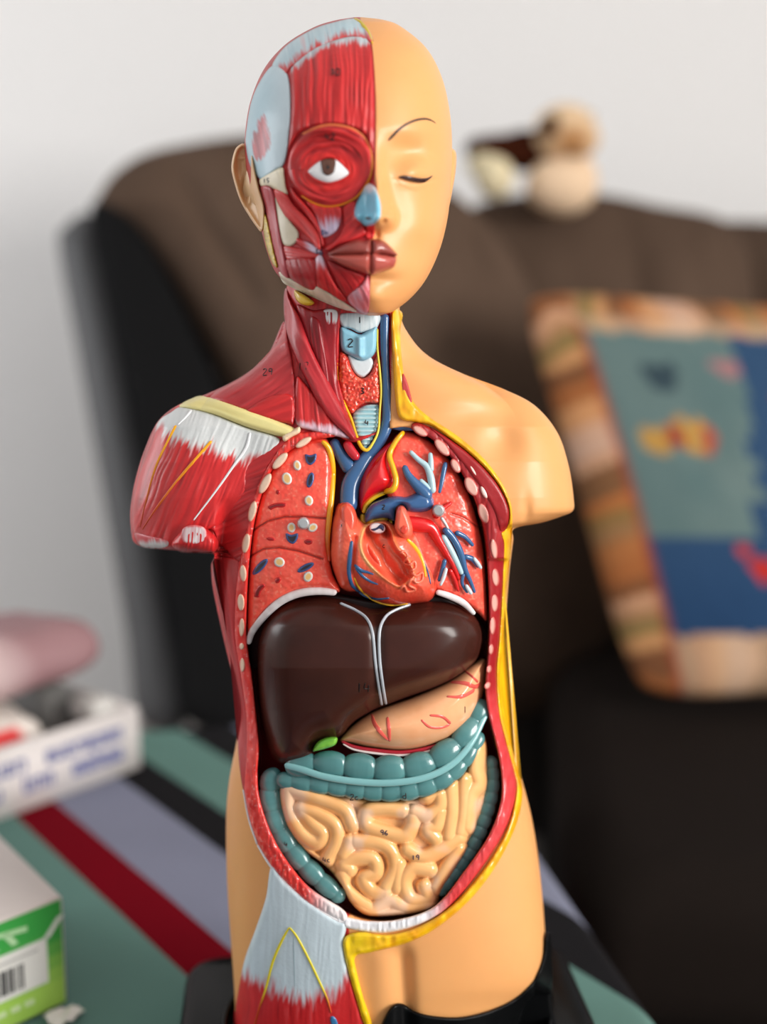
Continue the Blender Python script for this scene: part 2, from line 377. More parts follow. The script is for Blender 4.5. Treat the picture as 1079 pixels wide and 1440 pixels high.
# ---------------------------------------------------------------- muscle paint
def fibre(ang, per=2.6, lng=38, seed=0, curve=None):
    a = math.radians(ang); ca, sa = math.cos(a), math.sin(a)
    def f(u, v):
        al = u * ca + v * sa; ac = -u * sa + v * ca
        w = (vn(al * .03, ac * .05, seed + 5) - .5) * 5
        return vn((ac + w) / per, al / lng, seed)
    return f
def mus(ang, lo=DRED, hi=LRED, per=2.6, seed=0, amp=.55, white=None, wcol=WHT, soft=9, streak=16, edge=.55):
    """colour + relief of a painted muscle; white(u,v) > 0 where the tendon is painted white (px past the border)"""
    fb = fibre(ang, per * .85, 44, seed); f2a = fibre(ang, per * .7, 16, seed + 11); f2b = fibre(ang, per * 2.2, 50, seed + 17)
    f2 = lambda u, v: .6 * f2a(u, v) + .4 * f2b(u, v)
    def col(u, v, e=None):
        n = fb(u, v); k = mix(lo, hi, .34 + .5 * n); k = mix(k, PINK, sstep(.8, 1.0, n) * .35)
        k = mix(k, DRED * .8, sstep(.2, .0, n) * .45)
        if white is not None:
            q = white(u, v) + streak * (f2(u, v) - .5); k = mix(k, mix(wcol * .84, wcol, n), sstep(-soft, soft, q))
        if e is not None: k = mix(k, DRED * .55, sstep(1.6, .2, e) * edge)
        return k
    def tex(u, v): return amp * (fb(u, v) - .5) * 1.15
    return col, tex
def muscle(name, pts, ang, h=2.0, base=Hs, parent=None, thick=4, label=None, s=1.5, r=6, **k):
    col, tex = mus(ang, **k)
    return patch(name, pts, base, lambda u, v, e: bulge(e, r, h), col, M['paint'], parent, thick, s, label, tex=tex)
flat = lambda h, r=2.5: (lambda u, v, e: bulge(e, r, h))
# ---- scalp
gcol, gtex = mus(80, lo=c(150, 182, 196), hi=c(196, 214, 220), per=3.5, seed=2, amp=.15, white=lambda u, v: v - np.interp(u, [385, 405, 440, 480, 522], [104, 92, 62, 46, 44]), wcol=c(205, 60, 60), soft=7, streak=22)
patch('scalp_aponeurosis', [(500, 25.5), (513, 34), (523, 50), (523, 60), (500, 52), (480, 54), (445, 68), (410, 95), (402, 104), (386, 98), (384, 88), (404, 63), (440, 41), (470, 31)], Hs, flat(1.0), gcol, M['paint'], head, 4, 1.4, 'pale blue scalp sheet', tex=gtex)
TSP = cat([(358, 190), (370, 161), (378, 176), (384, 194), (381, 212), (366, 224), (357, 216), (357, 203)], True, 6); tfb = fibre(72, 1.5, 18, 31); tfc = fibre(80, 2.4, 30, 33)
def tf(u, v, e):
    k = mix(mix(c(166, 196, 208), c(196, 212, 220), sstep(360, 405, u)), c(120, 140, 152), sstep(2, .3, e) * .5)
    q = -sdist(u, v, TSP) + 7 * (tfb(u, v) - .5) - 4 * sstep(364, 384, u)
    return mix(k, mix(c(150, 44, 54), c(206, 92, 96), tfc(u, v)), sstep(-2.5, 2.5, q) * .92)
patch('temporal_fascia', [(384, 92), (402, 101), (408, 122), (409, 160), (406, 198), (400, 230), (388, 240), (370, 252), (363, 250), (355, 240), (349, 224), (346, 205), (346, 188), (353, 145), (366, 114)], Hs, flat(1.7, 4), tf, M['paint'], head, 4, 1.5, 'pale blue sheet at the temple')
muscle('frontal_muscle', [(408, 112), (412, 92), (442, 68), (480, 54), (505, 51), (518, 56), (524, 80), (527, 130), (527, 185), (525, 222), (514, 192), (497, 180), (468, 174), (432, 180), (411, 202), (402, 240), (405, 200), (409, 155)], 90, 1.8, Hs, head, 4, 'red forehead muscle with vertical fibres', per=3.2, seed=4, amp=1.0, edge=0, white=lambda u, v: np.interp(u, [405, 445, 480, 522], [101, 73, 59, 58]) - v, wcol=c(190, 200, 206), soft=5, streak=20)
# ---- ring muscle of the eye
EC, ER = (465.0, 233.0), (60.0, 57.0)
def ringn(u, v):
    rr = np.hypot((u - 462) / 1.05, (v - 238) / .92); an = np.arctan2(v - 238, u - 462)
    return vn(rr / 3.1 + .7 * vn(an * 3, rr * .06, 4), an * 2.2, 6)
def rcol(u, v, e):
    n = ringn(u, v); k = mix(DRED, LRED, .15 + .75 * n); k = mix(k, PINK, sstep(.85, 1, n) * .4); k = mix(k, DRED * .6, sstep(.2, 0, n) * .6)
    return mix(k, c(216, 40, 36), sstep(42, 30, np.hypot((u - 462) / 1.1, (v - 242) / .75)) * .8)
oval = lambda cu, cv, ru, rv, n=20, a0=0: [(cu + ru * math.cos(2 * math.pi * i / n + a0), cv + rv * math.sin(2 * math.pi * i / n + a0)) for i in range(n)]
ring_pts = [(404, 236), (409, 210), (425, 189), (450, 178), (472, 176), (495, 181), (512, 193), (522, 214), (523, 240), (514, 262), (497, 280), (470, 290), (445, 287), (420, 271), (408, 254)]
_, eyes_ = patch('eye_ring_muscle', ring_pts, Hs, lambda u, v, e: bulge(e, 8, 2.2), rcol, M['paint'], head, 5, 1.4, 'red ring muscle around the open eye', tex=lambda u, v: .8 * (ringn(u, v) - .5))
tubes('eye_ring_edge', [[(a, b, 1.5) for a, b in [(425, 189), (450, 178), (472, 176), (495, 181), (512, 193), (522, 214), (523, 240), (514, 262), (497, 280), (470, 290), (445, 287), (424, 275)]]], Hs, lambda u, v: mix(c(226, 120, 70), c(236, 140, 20), sstep(200, 270, v)), M['paint'], head, off=1.0, label='thin orange edge', squash=.7)
ALM = [(432.5, 241), (440, 233), (450, 226), (461, 222), (472, 224), (482, 232), (491, 243), (484, 250), (472, 255), (460, 257), (447, 253), (438, 247)]
_, eyes_s = patch('eye', ALM, eyes_, lambda u, v, e: bulge(e, 9, 1.2) , c(236, 236, 238), M['gloss'], head, 3, 1.0, 'white open eye with brown iris')
tubes('eyelid', [[(462 + (a - 462) * 1.05, 241 + (b - 241) * 1.07, 1.1) for a, b in ALM + ALM[:1]]], eyes_, c(206, 40, 40), M['paint'], head, off=.5, squash=.8)
_, iris_ = patch('iris', [(452, 224), (461, 222), (471, 224), (472, 234), (469, 243), (461, 247), (454, 243), (451.5, 234)], eyes_s, lambda u, v, e: bulge(e, 3, .5), lambda u, v, e: mix(c(92, 56, 42), c(60, 34, 26), sstep(2.2, .5, e)), M['gloss'], head, 1, .9, 'brown')
patch('pupil', oval(461.5, 235, 2.4, 2.7, 12), iris_, flat(.3, 1.5), c(14, 8, 8), M['gloss'], head, .8, .7, 'black')
# ---- cheek and jaw
patch('cheek_bone', [(365, 252), (380, 242), (397, 235), (400, 246), (402, 262), (405, 273), (396, 272), (386, 266), (377, 262), (367, 262)], Hs, flat(2.4, 4), lambda u, v, e: mix(IVORY * .92, c(240, 228, 196), fibre(70, 3, 20, 3)(u, v)), M['paint'], head, 4, 1.3, 'ivory bone')
patch('jaw_ramus', [(386, 272), (395, 290), (408, 310), (420, 326), (419, 338), (410, 346), (400, 345), (394, 333), (389, 305)], Hs, flat(1.4, 4), IVORY * .9, M['paint'], head, 4, 1.3, 'ivory bone')
patch('parotid_gland', [(369, 300), (375, 304), (381, 330), (387, 358), (391, 376), (384, 372), (376, 352), (371, 328)], Hs, flat(4.0, 5), lambda u, v, e: mix(c(196, 158, 16), c(232, 200, 60), vn(u * .4, v * .4, 3)), M['wet'], head, 5, 1.3, 'yellow gland', tex=lambda u, v: 1.2 * vn(u * .3, v * .3, 5))
muscle('masseter_muscle', [(365, 265), (378, 261), (386, 272), (390, 300), (396, 335), (402, 365), (407, 392), (397, 388), (388, 366), (380, 335), (374, 300)], 82, 2.6, Hs, head, 4, lo=MAROON, hi=c(196, 76, 84), seed=7)
muscle('buccinator_muscle', [(398, 346), (418, 348), (436, 352), (450, 356), (449, 364), (430, 365), (404, 366)], 5, 1.4, Hs, head, 4, seed=8, lo=c(120, 14, 20))
muscle('masseter_muscle', [(402, 364), (442, 364), (446, 384), (444, 409), (430, 406), (410, 393)], 70, 2.4, Hs, head, 4, seed=9, lo=c(120, 14, 20), hi=c(190, 34, 40))
muscle('jaw_depressor_muscle', [(444, 362), (452, 358), (459, 372), (470, 396), (488, 420), (480, 424), (462, 412), (446, 404), (442, 382)], 72, 2.4, Hs, head, 4, seed=10, white=lambda u, v: 372 - v, wcol=c(216, 190, 206), soft=8, streak=18)
muscle('lip_depressor_muscle', [(460, 366), (486, 376), (512, 388), (508, 400), (488, 418), (474, 400)], 55, 2.2, Hs, head, 4, seed=12, lo=c(120, 14, 18), hi=c(200, 40, 44))
muscle('chin_muscle', [(488, 418), (508, 399), (519, 386), (518.5, 438), (504, 437)], 62, 2.4, Hs, head, 4, seed=13, lo=RED, hi=c(228, 140, 150), white=lambda u, v: 8 - np.abs(u - 500), wcol=c(222, 170, 184), soft=10, streak=20)
patch('jaw_bone', [(392, 382), (402, 388), (420, 398), (436, 407), (446, 402), (462, 411), (486, 426), (503, 438), (490, 437), (468, 430), (440, 418), (412, 405), (398, 397)], Hs, flat(2.2, 4), lambda u, v, e: mix(IVORY * .85, c(236, 226, 204), fibre(62, 3, 10, 3)(u, v)), M['paint'], head, 5, 1.3, 'ivory jaw bone')
patch('neck_gland', [(414, 408), (424, 412), (436, 420), (442, 426), (436, 430), (424, 428), (416, 420)], lambda u, v: Bf(u, v) + 4, flat(4, 5), c(222, 180, 40), M['wet'], shell, 6, 1.3, 'yellow gland')
muscle('cheek_muscle', [(384, 268), (394, 266), (404, 273), (414, 288), (436, 310), (450, 330), (452, 350), (446, 352), (436, 338), (416, 318), (400, 304), (391, 288)], 50, 3.0, Hs, head, 4, seed=14, lo=RED, hi=c(226, 70, 66), r=7)
muscle('cheek_muscle', [(408, 262), (420, 276), (440, 298), (452, 322), (456, 346), (451, 345), (446, 326), (428, 300), (412, 280)], 52, 2.8, Hs, head, 4, seed=15, r=6)
muscle('upper_lip_muscle', [(430, 283), (455, 290), (478, 290), (482, 302), (474, 324), (458, 334), (450, 330), (444, 306)], 80, 2.2, Hs, head, 4, seed=16, white=lambda u, v: v - 312, wcol=c(216, 200, 226), soft=10, streak=18)
muscle('upper_lip_muscle', [(482, 292), (500, 282), (502, 300), (512, 318), (516, 330), (498, 338), (476, 346), (462, 354), (456, 348), (470, 338), (482, 318)], 140, 1.8, Hs, head, 4, seed=17)
muscle('corner_muscle', [(418, 334), (436, 341), (450, 350), (454, 358), (440, 356), (424, 348), (416, 341)], 28, 2.4, Hs, head, 4, seed=18, white=lambda u, v: u - 432, wcol=c(214, 196, 216), soft=8, streak=14)
# ---- lips
LIPU = c(146, 66, 58); LIPL = c(176, 80, 70)
def lip(name, pts, hh, cl, lab): return patch(name, pts, lambda u, v: Hs(u, v) + 1.2, lambda u, v, e: bulge(e, 9, hh), cl, M['gloss'], head, 3, 1.2, lab)
lip('upper_lip', [(460, 358), (478, 346), (500, 337), (512, 338), (522.5, 337), (522.5, 357), (505, 358), (480, 359)], 5, LIPU, 'brown red lip')
lip('upper_lip', [(523.5, 338), (532, 336), (541, 339), (551, 348), (559.5, 359), (548, 359), (536, 357), (523.5, 357)], 5, LIPU, 'brown red lip on the skin side')
lip('lower_lip', [(462, 359), (485, 357), (505, 357), (522, 357), (521, 384), (508, 383), (490, 377), (474, 369)], 5.2, LIPL, 'brown red lip')
lip('lower_lip', [(522, 357), (536, 357), (550, 359.5), (558, 362), (555, 375), (544, 381), (532, 385), (522, 385.5)], 5.2, LIPL, 'brown red lip on the skin side')
# ---- nose, ear, brow, lid
_, nose_ = patch('nose_cartilage', [(512, 262), (519, 258), (527, 262), (532, 274), (536, 288), (535.5, 304), (530, 312), (524, 318), (514, 318), (508, 314), (500, 309), (496.5, 300), (500, 288), (507, 274)], Hs, lambda u, v, e: bulge(e, 8, 2.6), lambda u, v, e: mix(CYAN, c(224, 224, 230), sstep(276, 262, v + 5 * (vn(u * .5, v * .2, 1) - .5))), M['gloss'], head, 4, 1.1, 'light blue cartilage on one half of the nose')
patch('nostril', oval(518, 307, 4.5, 2.4, 14), nose_, flat(.25, 2), c(42, 58, 70), M['paint'], head, 1, .8, 'dark')
patch('nostril', oval(541, 310.5, 4, 2.6, 14), Hs, flat(.25, 2), c(206, 132, 70), M['skin'], head, 1, .8, 'brownish')
patch('closed_eyelid', [(560, 249.5), (565, 247), (572, 247), (582, 249), (592, 250.5), (601, 250), (609, 246.5), (604, 252.5), (598, 256.5), (589, 258), (578, 256), (568, 253)], Hs, flat(.5, 2), c(60, 38, 36), M['gloss'], head, 2, .9, 'dark painted lid slit of the closed eye')
tubes('lid_fold', [[(a, b, 1.0) for a, b in [(557, 252), (566, 260), (578, 266), (588, 268)]]], Hs, SKIN, M['skin'], head, off=-.1, squash=.5)
tubes('eyebrow', [[(545.5, 198, 1.0), (551, 192, 2.2), (560, 183, 1.9), (572, 174.5, 1.5), (585, 169, 1.5), (597, 167, 1.4), (606, 169, 1.1), (613.5, 173.5, .5)]], Hs, c(58, 40, 36), M['paint'], head, off=.1, label='thin arched dark eyebrow', squash=.3)
EARL = [(330, 212), (338, 203), (346, 203), (354, 214), (358, 235), (364, 262), (372, 290), (372, 312), (368, 326), (360, 318), (348, 300), (338, 282), (330, 258), (325.5, 235)]
def earh(u, v, e):
    h = 3.0 + 2.4 * np.exp(-((e - 3.0) / 2.4) ** 2) + 1.6 * np.exp(-((pdist(u, v, [(338, 222), (346, 222), (349, 245), (352, 270), (350, 285)])) / 3) ** 2)
    h = h - 2.4 * g2(u, v, 344, 262, 4.5, 15) - 1.6 * g2(u, v, 336, 235, 3, 14)
    return bulge(e, 2.2, 1) * h
earb = lambda u, v: np.maximum(-9 + (u - 325) * .45, Hf(u, v) * sstep(346, 356, u) + .6)
patch('ear', EARL, earb, earh, lambda u, v, e: mix(c(226, 180, 132), c(190, 128, 84), g2(u, v, 345, 262, 5, 14) * .7), M['skin'], head, 5, 1.1, 'skin coloured ear beside the muscle half')
patch('ear', [(632, 212), (638, 210), (642, 218), (641, 240), (637, 265), (632, 290), (628, 296), (628, 250)], lambda u, v: 2 - (u - 628) * .5, flat(5, 3), SKIN, M['skin'], head, 5, 1.1, 'skin coloured ear on the skin half')
tubes('crown_seam', [[(498, 26, 2.2), (506, 31, 2.6), (514, 40, 2.6), (520, 50, 1.8), (524, 62, 1)]], Hs, c(214, 186, 40), M['paint'], head, off=.4, label='yellow seam', squash=.6)
tubes('skin_edge', [[(521, 52, 1.1), (525, 90, 1.2), (527.5, 140, 1.2), (527.5, 200, 1.2), (527, 255, 1.2)], [(520.5, 386, 1.3), (519, 410, 1.3), (517.5, 440, 1.5)]], Hs, c(150, 18, 24), M['paint'], head, off=.1, squash=.7, split=True)
patch('parting_strip', [(517, 318), (527, 316), (527, 330), (523, 336), (514, 334)], Hs, flat(1.2, 3), LRED, M['paint'], head, 3, 1.2, 'red')
fr_ = lambda u, v: Hs(u, v) + 2.4
ink('30', 472, 101, 8, fr_, head); ink('42', 465, 192, 9, lambda u, v: eyes_(u, v) + .2, head); ink('34', 457, 327, 7, fr_, head, dark=(60, 60, 110)); ink('36', 449, 354, 7, fr_, head, off=.4, dark=(40, 40, 70)); ink('15', 375, 254, 6, fr_, head)
# ================================================================ neck and shoulder
S1 = lambda a: (lambda u, v: Bf(u, v) + a)
muscle('trapezius_muscle', [(399, 452), (406, 480), (412, 510), (417, 550), (417, 588), (404, 596), (375, 588), (340, 576), (288, 560), (262, 566), (300, 550), (345, 526), (378, 496)], 145, 2.2, Bf, shell, 5, 'red neck muscle sloping to the shoulder', seed=21, per=4, lo=c(150, 22, 30), hi=c(206, 60, 64))
muscle('deep_neck_muscle', [(416, 430), (440, 436), (473, 438), (474, 490), (476, 540), (482, 575), (468, 560), (448, 520), (430, 480)], 80, 2.0, Bf, shell, 5, seed=22, per=5, lo=c(120, 14, 24), hi=c(178, 34, 44))
muscle('neck_tendon', [(456, 436), (474, 437), (473, 455), (463, 459), (455, 452)], 90, .3, S1(1.6), shell, 4, 'white tendon', seed=23, lo=c(178, 40, 52), hi=c(196, 70, 80), amp=.4, white=lambda u, v: 454 - v, wcol=c(226, 224, 228), soft=4, streak=12)
muscle('strap_muscle', [(436, 446), (450, 452), (458, 490), (464, 540), (456, 535), (444, 505), (436, 480)], 82, 2.4, S1(1), shell, 4, seed=24, lo=c(110, 14, 22), hi=c(160, 30, 40))
muscle('collar_muscle', [(417, 530), (430, 540), (450, 566), (472, 596), (492, 616), (470, 613), (440, 606), (418, 598), (414, 570)], 85, 2.2, S1(1), shell, 5, seed=25, white=lambda u, v: v - 594 + (u - 430) * -.15, wcol=c(226, 190, 204), soft=5, streak=12)
_, scm_ = muscle('long_neck_muscle', [(402, 405), (410, 425), (424, 450), (436, 482), (448, 508), (463, 536), (480, 568), (494, 596), (501, 614), (496, 619), (482, 608), (462, 588), (444, 562), (428, 530), (414, 500), (402, 462), (399, 425)], 62, 4.5, S1(1), shell, 6, 'long red band muscle crossing the neck', seed=26, per=5, r=9, lo=c(150, 22, 34), hi=c(200, 52, 58))
muscle('shoulder_fan_muscle', [(380, 556), (412, 556), (414, 594), (404, 596), (372, 588), (346, 577)], 160, 2.6, S1(.6), shell, 4, seed=27, per=4.5)
dcol_white = lambda u, v: np.interp(u, [190, 225, 262, 300, 345, 375], [588, 608, 622, 632, 652, 640]) - v
_, delt_ = muscle('deltoid_muscle', [(222, 594), (240, 580), (258, 572), (300, 582), (345, 600), (392, 616), (384, 634), (352, 656), (346, 690), (330, 716), (312, 738), (296, 744), (275, 752), (250, 771.5), (216, 770), (195, 764), (187, 742), (187, 708), (195, 668), (208, 628)], 112, 2.6, Bf, shell, 6, 'red shoulder muscle with white tendon top', seed=28, per=3.2, white=dcol_white, wcol=c(222, 226, 226), soft=9, streak=38, s=1.5, amp=.4, edge=.3)
tubes('deltoid_stripe', [[(248, 598, 2.2), (236, 622, 2.4), (220, 655, 2.0), (207, 700, 1.7), (197, 742, 1.0)], [(298, 620, 2.2), (276, 645, 2.2), (250, 675, 1.8), (222, 712, 1.6), (200, 745, 1.0)]], delt_, lambda u, v: mix(c(240, 170, 20), c(206, 70, 30), sstep(600, 740, v)), M['paint'], shell, off=0, label='orange painted line', squash=.5, split=True)
tubes('deltoid_seam', [[(352, 608, 1.8), (346, 630, 2.2), (328, 656, 1.8), (304, 690, 1.4), (272, 732, 1.0)], [(270, 576, 2.0), (262, 586, 1.6), (250, 598, 1.2)]], delt_, c(222, 224, 226), M['paint'], shell, off=.1, label='white painted seam', squash=.6, split=True)
muscle('deltoid_cut_end', [(190, 750), (214, 754), (236, 760), (232, 770.5), (200, 769)], 80, 1.0, lambda u, v: delt_(u, v) , shell, 3, 'whitish', seed=41, lo=c(196, 60, 66), hi=c(214, 90, 96), amp=.3, white=lambda u, v: v - 761, soft=5, streak=12)
patch('collar_bone', [(252, 571), (268, 561), (290, 557), (340, 573), (388, 590), (417, 604), (414, 612), (398, 615), (350, 602), (300, 583), (266, 575)], Bf, flat(4.5, 8), lambda u, v, e: mix(c(240, 230, 160), c(228, 214, 140), fibre(18, 4, 60, 2)(u, v)), M['paint'], shell, 6, 1.5, 'pale yellow collar bone')
patch('collar_bone_tip', [(398, 612), (412, 604), (421, 600), (422, 608), (410, 615), (400, 621)], S1(2.5), flat(2.5, 4), lambda u, v, e: mix(c(226, 190, 150), c(240, 220, 190), vn(u * .5, v * .5, 3)), M['paint'], shell, 5, 1.3, 'cream cut end')
muscle('pectoral_muscle', [(396, 617), (408, 618), (384, 648), (366, 684), (356, 724), (350, 764), (338, 790), (318, 776), (306, 762), (298, 746), (264, 740), (285, 712), (312, 680), (332, 656), (352, 640)], 158, 2.2, Bf, shell, 6, 'dark red chest muscle', seed=29, per=3.2, lo=c(132, 20, 26), hi=c(204, 46, 48))
muscle('arm_stump', [(240, 766), (252, 748), (268, 737), (288, 741), (302, 752), (309, 764), (300, 777), (276, 777), (255, 776)], 95, 8, S1(-1), shell, 10, 'cut red arm muscle end', seed=30, r=13)
patch('stump_tendon', [(257, 744), (270, 738), (286, 741), (291, 750), (288, 763), (272, 766), (256, 762)], lambda u, v: Bf(u, v) + 6.2, flat(.8, 4), lambda u, v, e: mix(mix(c(206, 150, 156), WHT, fibre(95, 1.8, 20, 5)(u, v)), c(200, 50, 54), sstep(4, 0, e + 4 * (fibre(95, 1.8, 16, 8)(u, v) - .5)) * .9), M['paint'], shell, 4, 1.2, 'white tendon')
muscle('side_muscle', [(300, 786), (318, 783), (338, 792), (334, 850), (334, 900), (340, 950), (348, 1000), (350, 1040), (352, 1090), (345, 1120), (337, 1080), (334, 1030), (337, 1000), (331, 958), (319, 905), (304, 832)], 84, 1.2, Bf, shell, 4, seed=31, per=5, lo=c(150, 24, 28), hi=c(196, 48, 50))
# bright rim of the body wall
rimc = lambda a, b, s0: (lambda u, v, e: mix(mix(a, b, vn(u * .35, v * .12, s0)), c(244, 196, 190), sstep(.82, 1, vn(u * .6, v * .3, s0 + 1)) * .5))
patch('body_wall_rim', [(404, 616), (440, 606), (470, 608), (472, 614), (440, 619), (408, 634), (386, 656), (370, 690), (357, 740), (350, 800), (347, 860), (347, 900), (354, 950), (360, 1005), (364, 1050), (362, 1090), (366, 1126), (382, 1172), (405, 1212), (438, 1250), (484, 1280), (486, 1297), (470, 1292), (430, 1268), (398, 1238), (378, 1214), (362, 1186), (350, 1150), (343, 1110), (346, 1060), (346, 1010), (338, 950), (330, 900), (330, 850), (335, 795), (346, 738), (358, 690), (375, 655)], Bf, flat(2.6, 7), lambda u, v, e: mix(rimc(c(206, 40, 38), c(236, 66, 56), 3)(u, v, e), c(236, 226, 226), sstep(425, 470, u) * sstep(1200, 1240, v)), M['wet'], shell, 8, 1.6, 'bright red cut edge of the body wall', tex=lambda u, v: .9 * (vn(u * .35, v * .1, 8) - .5))
tubes('rim_edge', [[(362, 1188, 1.6), (380, 1217, 2.0), (400, 1240, 2.2), (432, 1269, 2.4), (468, 1291, 2.6), (486, 1297, 1.6)], [(342, 1110, 1.2), (350, 1152, 1.4), (362, 1188, 1.4)]], Bf, c(226, 224, 226), M['paint'], shell, off=1.4, label='whitish edge', squash=.8, split=True)
LR = [(427, 622, 13, 5, -32), (394, 648, 15, 6, -48), (373, 680, 16, 6, -62), (355, 719, 15, 5.5, -76), (346, 764, 14, 5.5, -80), (342, 806, 12, 4.8, 86), (339, 847, 12, 5, 88), (340, 882, 13, 3.8, 92), (340, 909, 5, 3.5, 90), (341, 935, 10, 3.6, 90)]
RR_ = [(591, 606, 12, 6, 32), (622, 629, 15, 7, 50), (641, 655, 11, 6, 62), (663, 684, 15, 8, 62), (680, 722, 15, 7, 72), (695, 772, 15, 5.5, 82), (697, 812, 13, 5.5, 84), (696, 848, 13, 5.5, 90), (693, 880, 13, 4.6, 92), (691, 913, 8, 4, 95), (688, 941, 6, 4, 100), (686, 964, 6, 4.5, 120)]
def rib(cu, cv, a, b, ang, hh, cl, nm='rib'):
    t = math.radians(ang); pts = []
    for k in range(14):
        x = a * math.cos(2 * math.pi * k / 14); y = b * math.sin(2 * math.pi * k / 14)
        pts.append((cu + x * math.cos(t) - y * math.sin(t), cv + x * math.sin(t) + y * math.cos(t)))
    patch(nm, pts, S1(hh), flat(.9, 4), cl, M['wet'], shell, 3, 1.2, 'pale oval cut rib')
for q in LR: rib(*q, 2.7, lambda u, v, e: mix(c(226, 150, 126), c(238, 206, 180), sstep(.3, 2, e)))
# ---- other side: fat, muscle and rim
wall_r = [(583, 594), (604, 600), (640, 624), (672, 650), (700, 682), (716, 712), (717, 736), (712, 760), (710, 800), (706, 850), (703, 900), (699, 945), (703, 1000), (712, 1040), (723, 1080), (727, 1112), (714, 1160), (684, 1212), (640, 1268), (600, 1296), (540, 1312), (480, 1303), (474, 1288), (500, 1292), (520, 1295), (560, 1293), (612, 1274), (654, 1224), (688, 1174), (704, 1130), (706, 1095), (700, 1055), (689, 1012), (683, 970), (686, 920), (688, 860), (686, 800), (679, 740), (662, 690), (638, 648), (608, 618), (580, 604)]
patch('body_wall_rim', wall_r, Bf, flat(2.0, 5), lambda u, v, e: mix(mix(c(150, 22, 28), c(206, 56, 60), sstep(950, 1010, v) * .9 + .3 * vn(u * .3, v * .06, 5)), c(232, 232, 236), sstep(640, 590, u) * sstep(1240, 1280, v)), M['wet'], shell, 8, 1.6, 'dark red cut edge of the body wall on the skin side', tex=lambda u, v: .8 * (vn(u * .3, v * .08, 3) - .5))
muscle('chest_wall_muscle', [(604, 600), (640, 622), (672, 648), (700, 680), (715, 710), (717, 728), (712, 744), (703, 747), (697, 728), (686, 704), (668, 676), (646, 648), (624, 622)], 50, 2.4, S1(.6), shell, 5, 'dark red crescent muscle', seed=33, per=6, lo=c(140, 18, 24), hi=c(164, 28, 34), amp=.15)
for q in RR_: rib(*q, 1.9, lambda u, v, e: mix(c(196, 80, 76), c(216, 166, 152), sstep(.3, 3.5, e)))
for q in [(666, 662, 11, 3.4, 58), (681, 692, 10, 4, 66)]: rib(*q, 2.2, lambda u, v, e: mix(c(216, 120, 110), c(240, 214, 204), sstep(.3, 1.6, e)), 'rib_sliver')
fatc = lambda u, v, e: mix(mix(c(222, 140, 10), c(250, 196, 20), .2 + .8 * vn(u * .13, v * .08, 4)), c(230, 206, 20), sstep(1290, 1320, v) * sstep(560, 500, u) * .6)
fat_pts = [(551, 440), (566, 440), (563, 468), (566, 510), (572, 545), (584, 568), (606, 588), (640, 610), (676, 640), (702, 672), (718, 705), (721, 735), (720, 770), (718, 800), (715, 850), (712, 900), (709, 950), (712, 1000), (722, 1040), (732, 1080), (735, 1110), (731, 1145), (716, 1185), (690, 1230), (655, 1272), (610, 1308), (568, 1328), (520, 1340), (500, 1346), (503, 1370), (512, 1405), (524, 1442), (512, 1442), (500, 1405), (490, 1370), (483, 1340), (482, 1322), (492, 1313), (510, 1310), (545, 1314), (590, 1302), (636, 1272), (680, 1222), (712, 1168), (726, 1114), (721, 1080), (710, 1040), (701, 1000), (698, 945), (702, 900), (705, 850), (707, 800), (708, 765), (704, 750), (712, 742), (716, 726), (713, 706), (698, 678), (670, 647), (638, 621), (606, 599), (584, 594), (562, 588), (556, 560), (552, 500)]
fat_pts = [(min(a, float(bR(b)) - 1.6) if 745 < b < 1130 else a, b) for a, b in fat_pts]
patch('fat_layer', fat_pts, S1(.2), flat(3.2, 6), fatc, M['wet'], shell, 7, 1.5, 'yellow fat layer along the cut edge', tex=lambda u, v: .8 * (vn(u * .14, v * .1, 14) - .5), sub=5)
patch('fat_gap', [(566, 526), (570, 530), (576, 548), (580, 568), (575, 573), (568, 562), (565, 545)], S1(2.6), flat(.8, 2), c(186, 60, 60), M['paint'], shell, 3, 1.1, 'red')
# ---- throat
NB = lambda a: (lambda u, v: Bf(u, v) - 5 + a)
patch('hyoid_membrane', [(479, 440), (531, 440), (531, 460), (516, 466), (505, 468), (494, 463), (480, 458)], NB(2), flat(2, 4), lambda u, v, e: mix(c(160, 182, 190), c(206, 218, 222), vn(u * .6, v * .05, 3)), M['paint'], shell, 5, 1.3, 'pale grey blue')
patch('thyroid_cartilage', [(479, 460), (492, 464), (506, 470), (518, 464), (530, 459), (531, 480), (528, 496), (520, 504), (508, 507), (494, 501), (481, 492), (478, 476)], NB(2), lambda u, v, e: bulge(e, 7, 3.4) + 1.6 * np.exp(-((u - 506) / 5) ** 2) * sstep(0, 6, e), c(136, 192, 214), M['paint'], shell, 6, 1.3, 'light blue throat cartilage')
patch('throat_cartilage_ring', [(490, 499), (507, 506), (521, 502), (526, 512), (520, 524), (510, 531), (500, 526), (493, 514)], NB(1), flat(2.4, 4), c(214, 222, 226), M['paint'], shell, 5, 1.3, 'white ring')
patch('thyroid_gland', [(478, 495), (490, 501), (496, 518), (504, 529), (512, 531), (521, 523), (527, 505), (534, 500), (535, 530), (536, 560), (531, 568), (516, 567), (504, 573), (495, 582), (483, 568), (476, 545), (476, 520)], NB(.5), flat(3.4, 8), lambda u, v, e: mix(c(214, 56, 38), c(240, 120, 92), sstep(.55, .9, vn(u * .45, v * .45, 6))), M['wet'], shell, 5, 1.3, 'orange red gland', tex=lambda u, v: .9 * vn(u * .4, v * .4, 4))
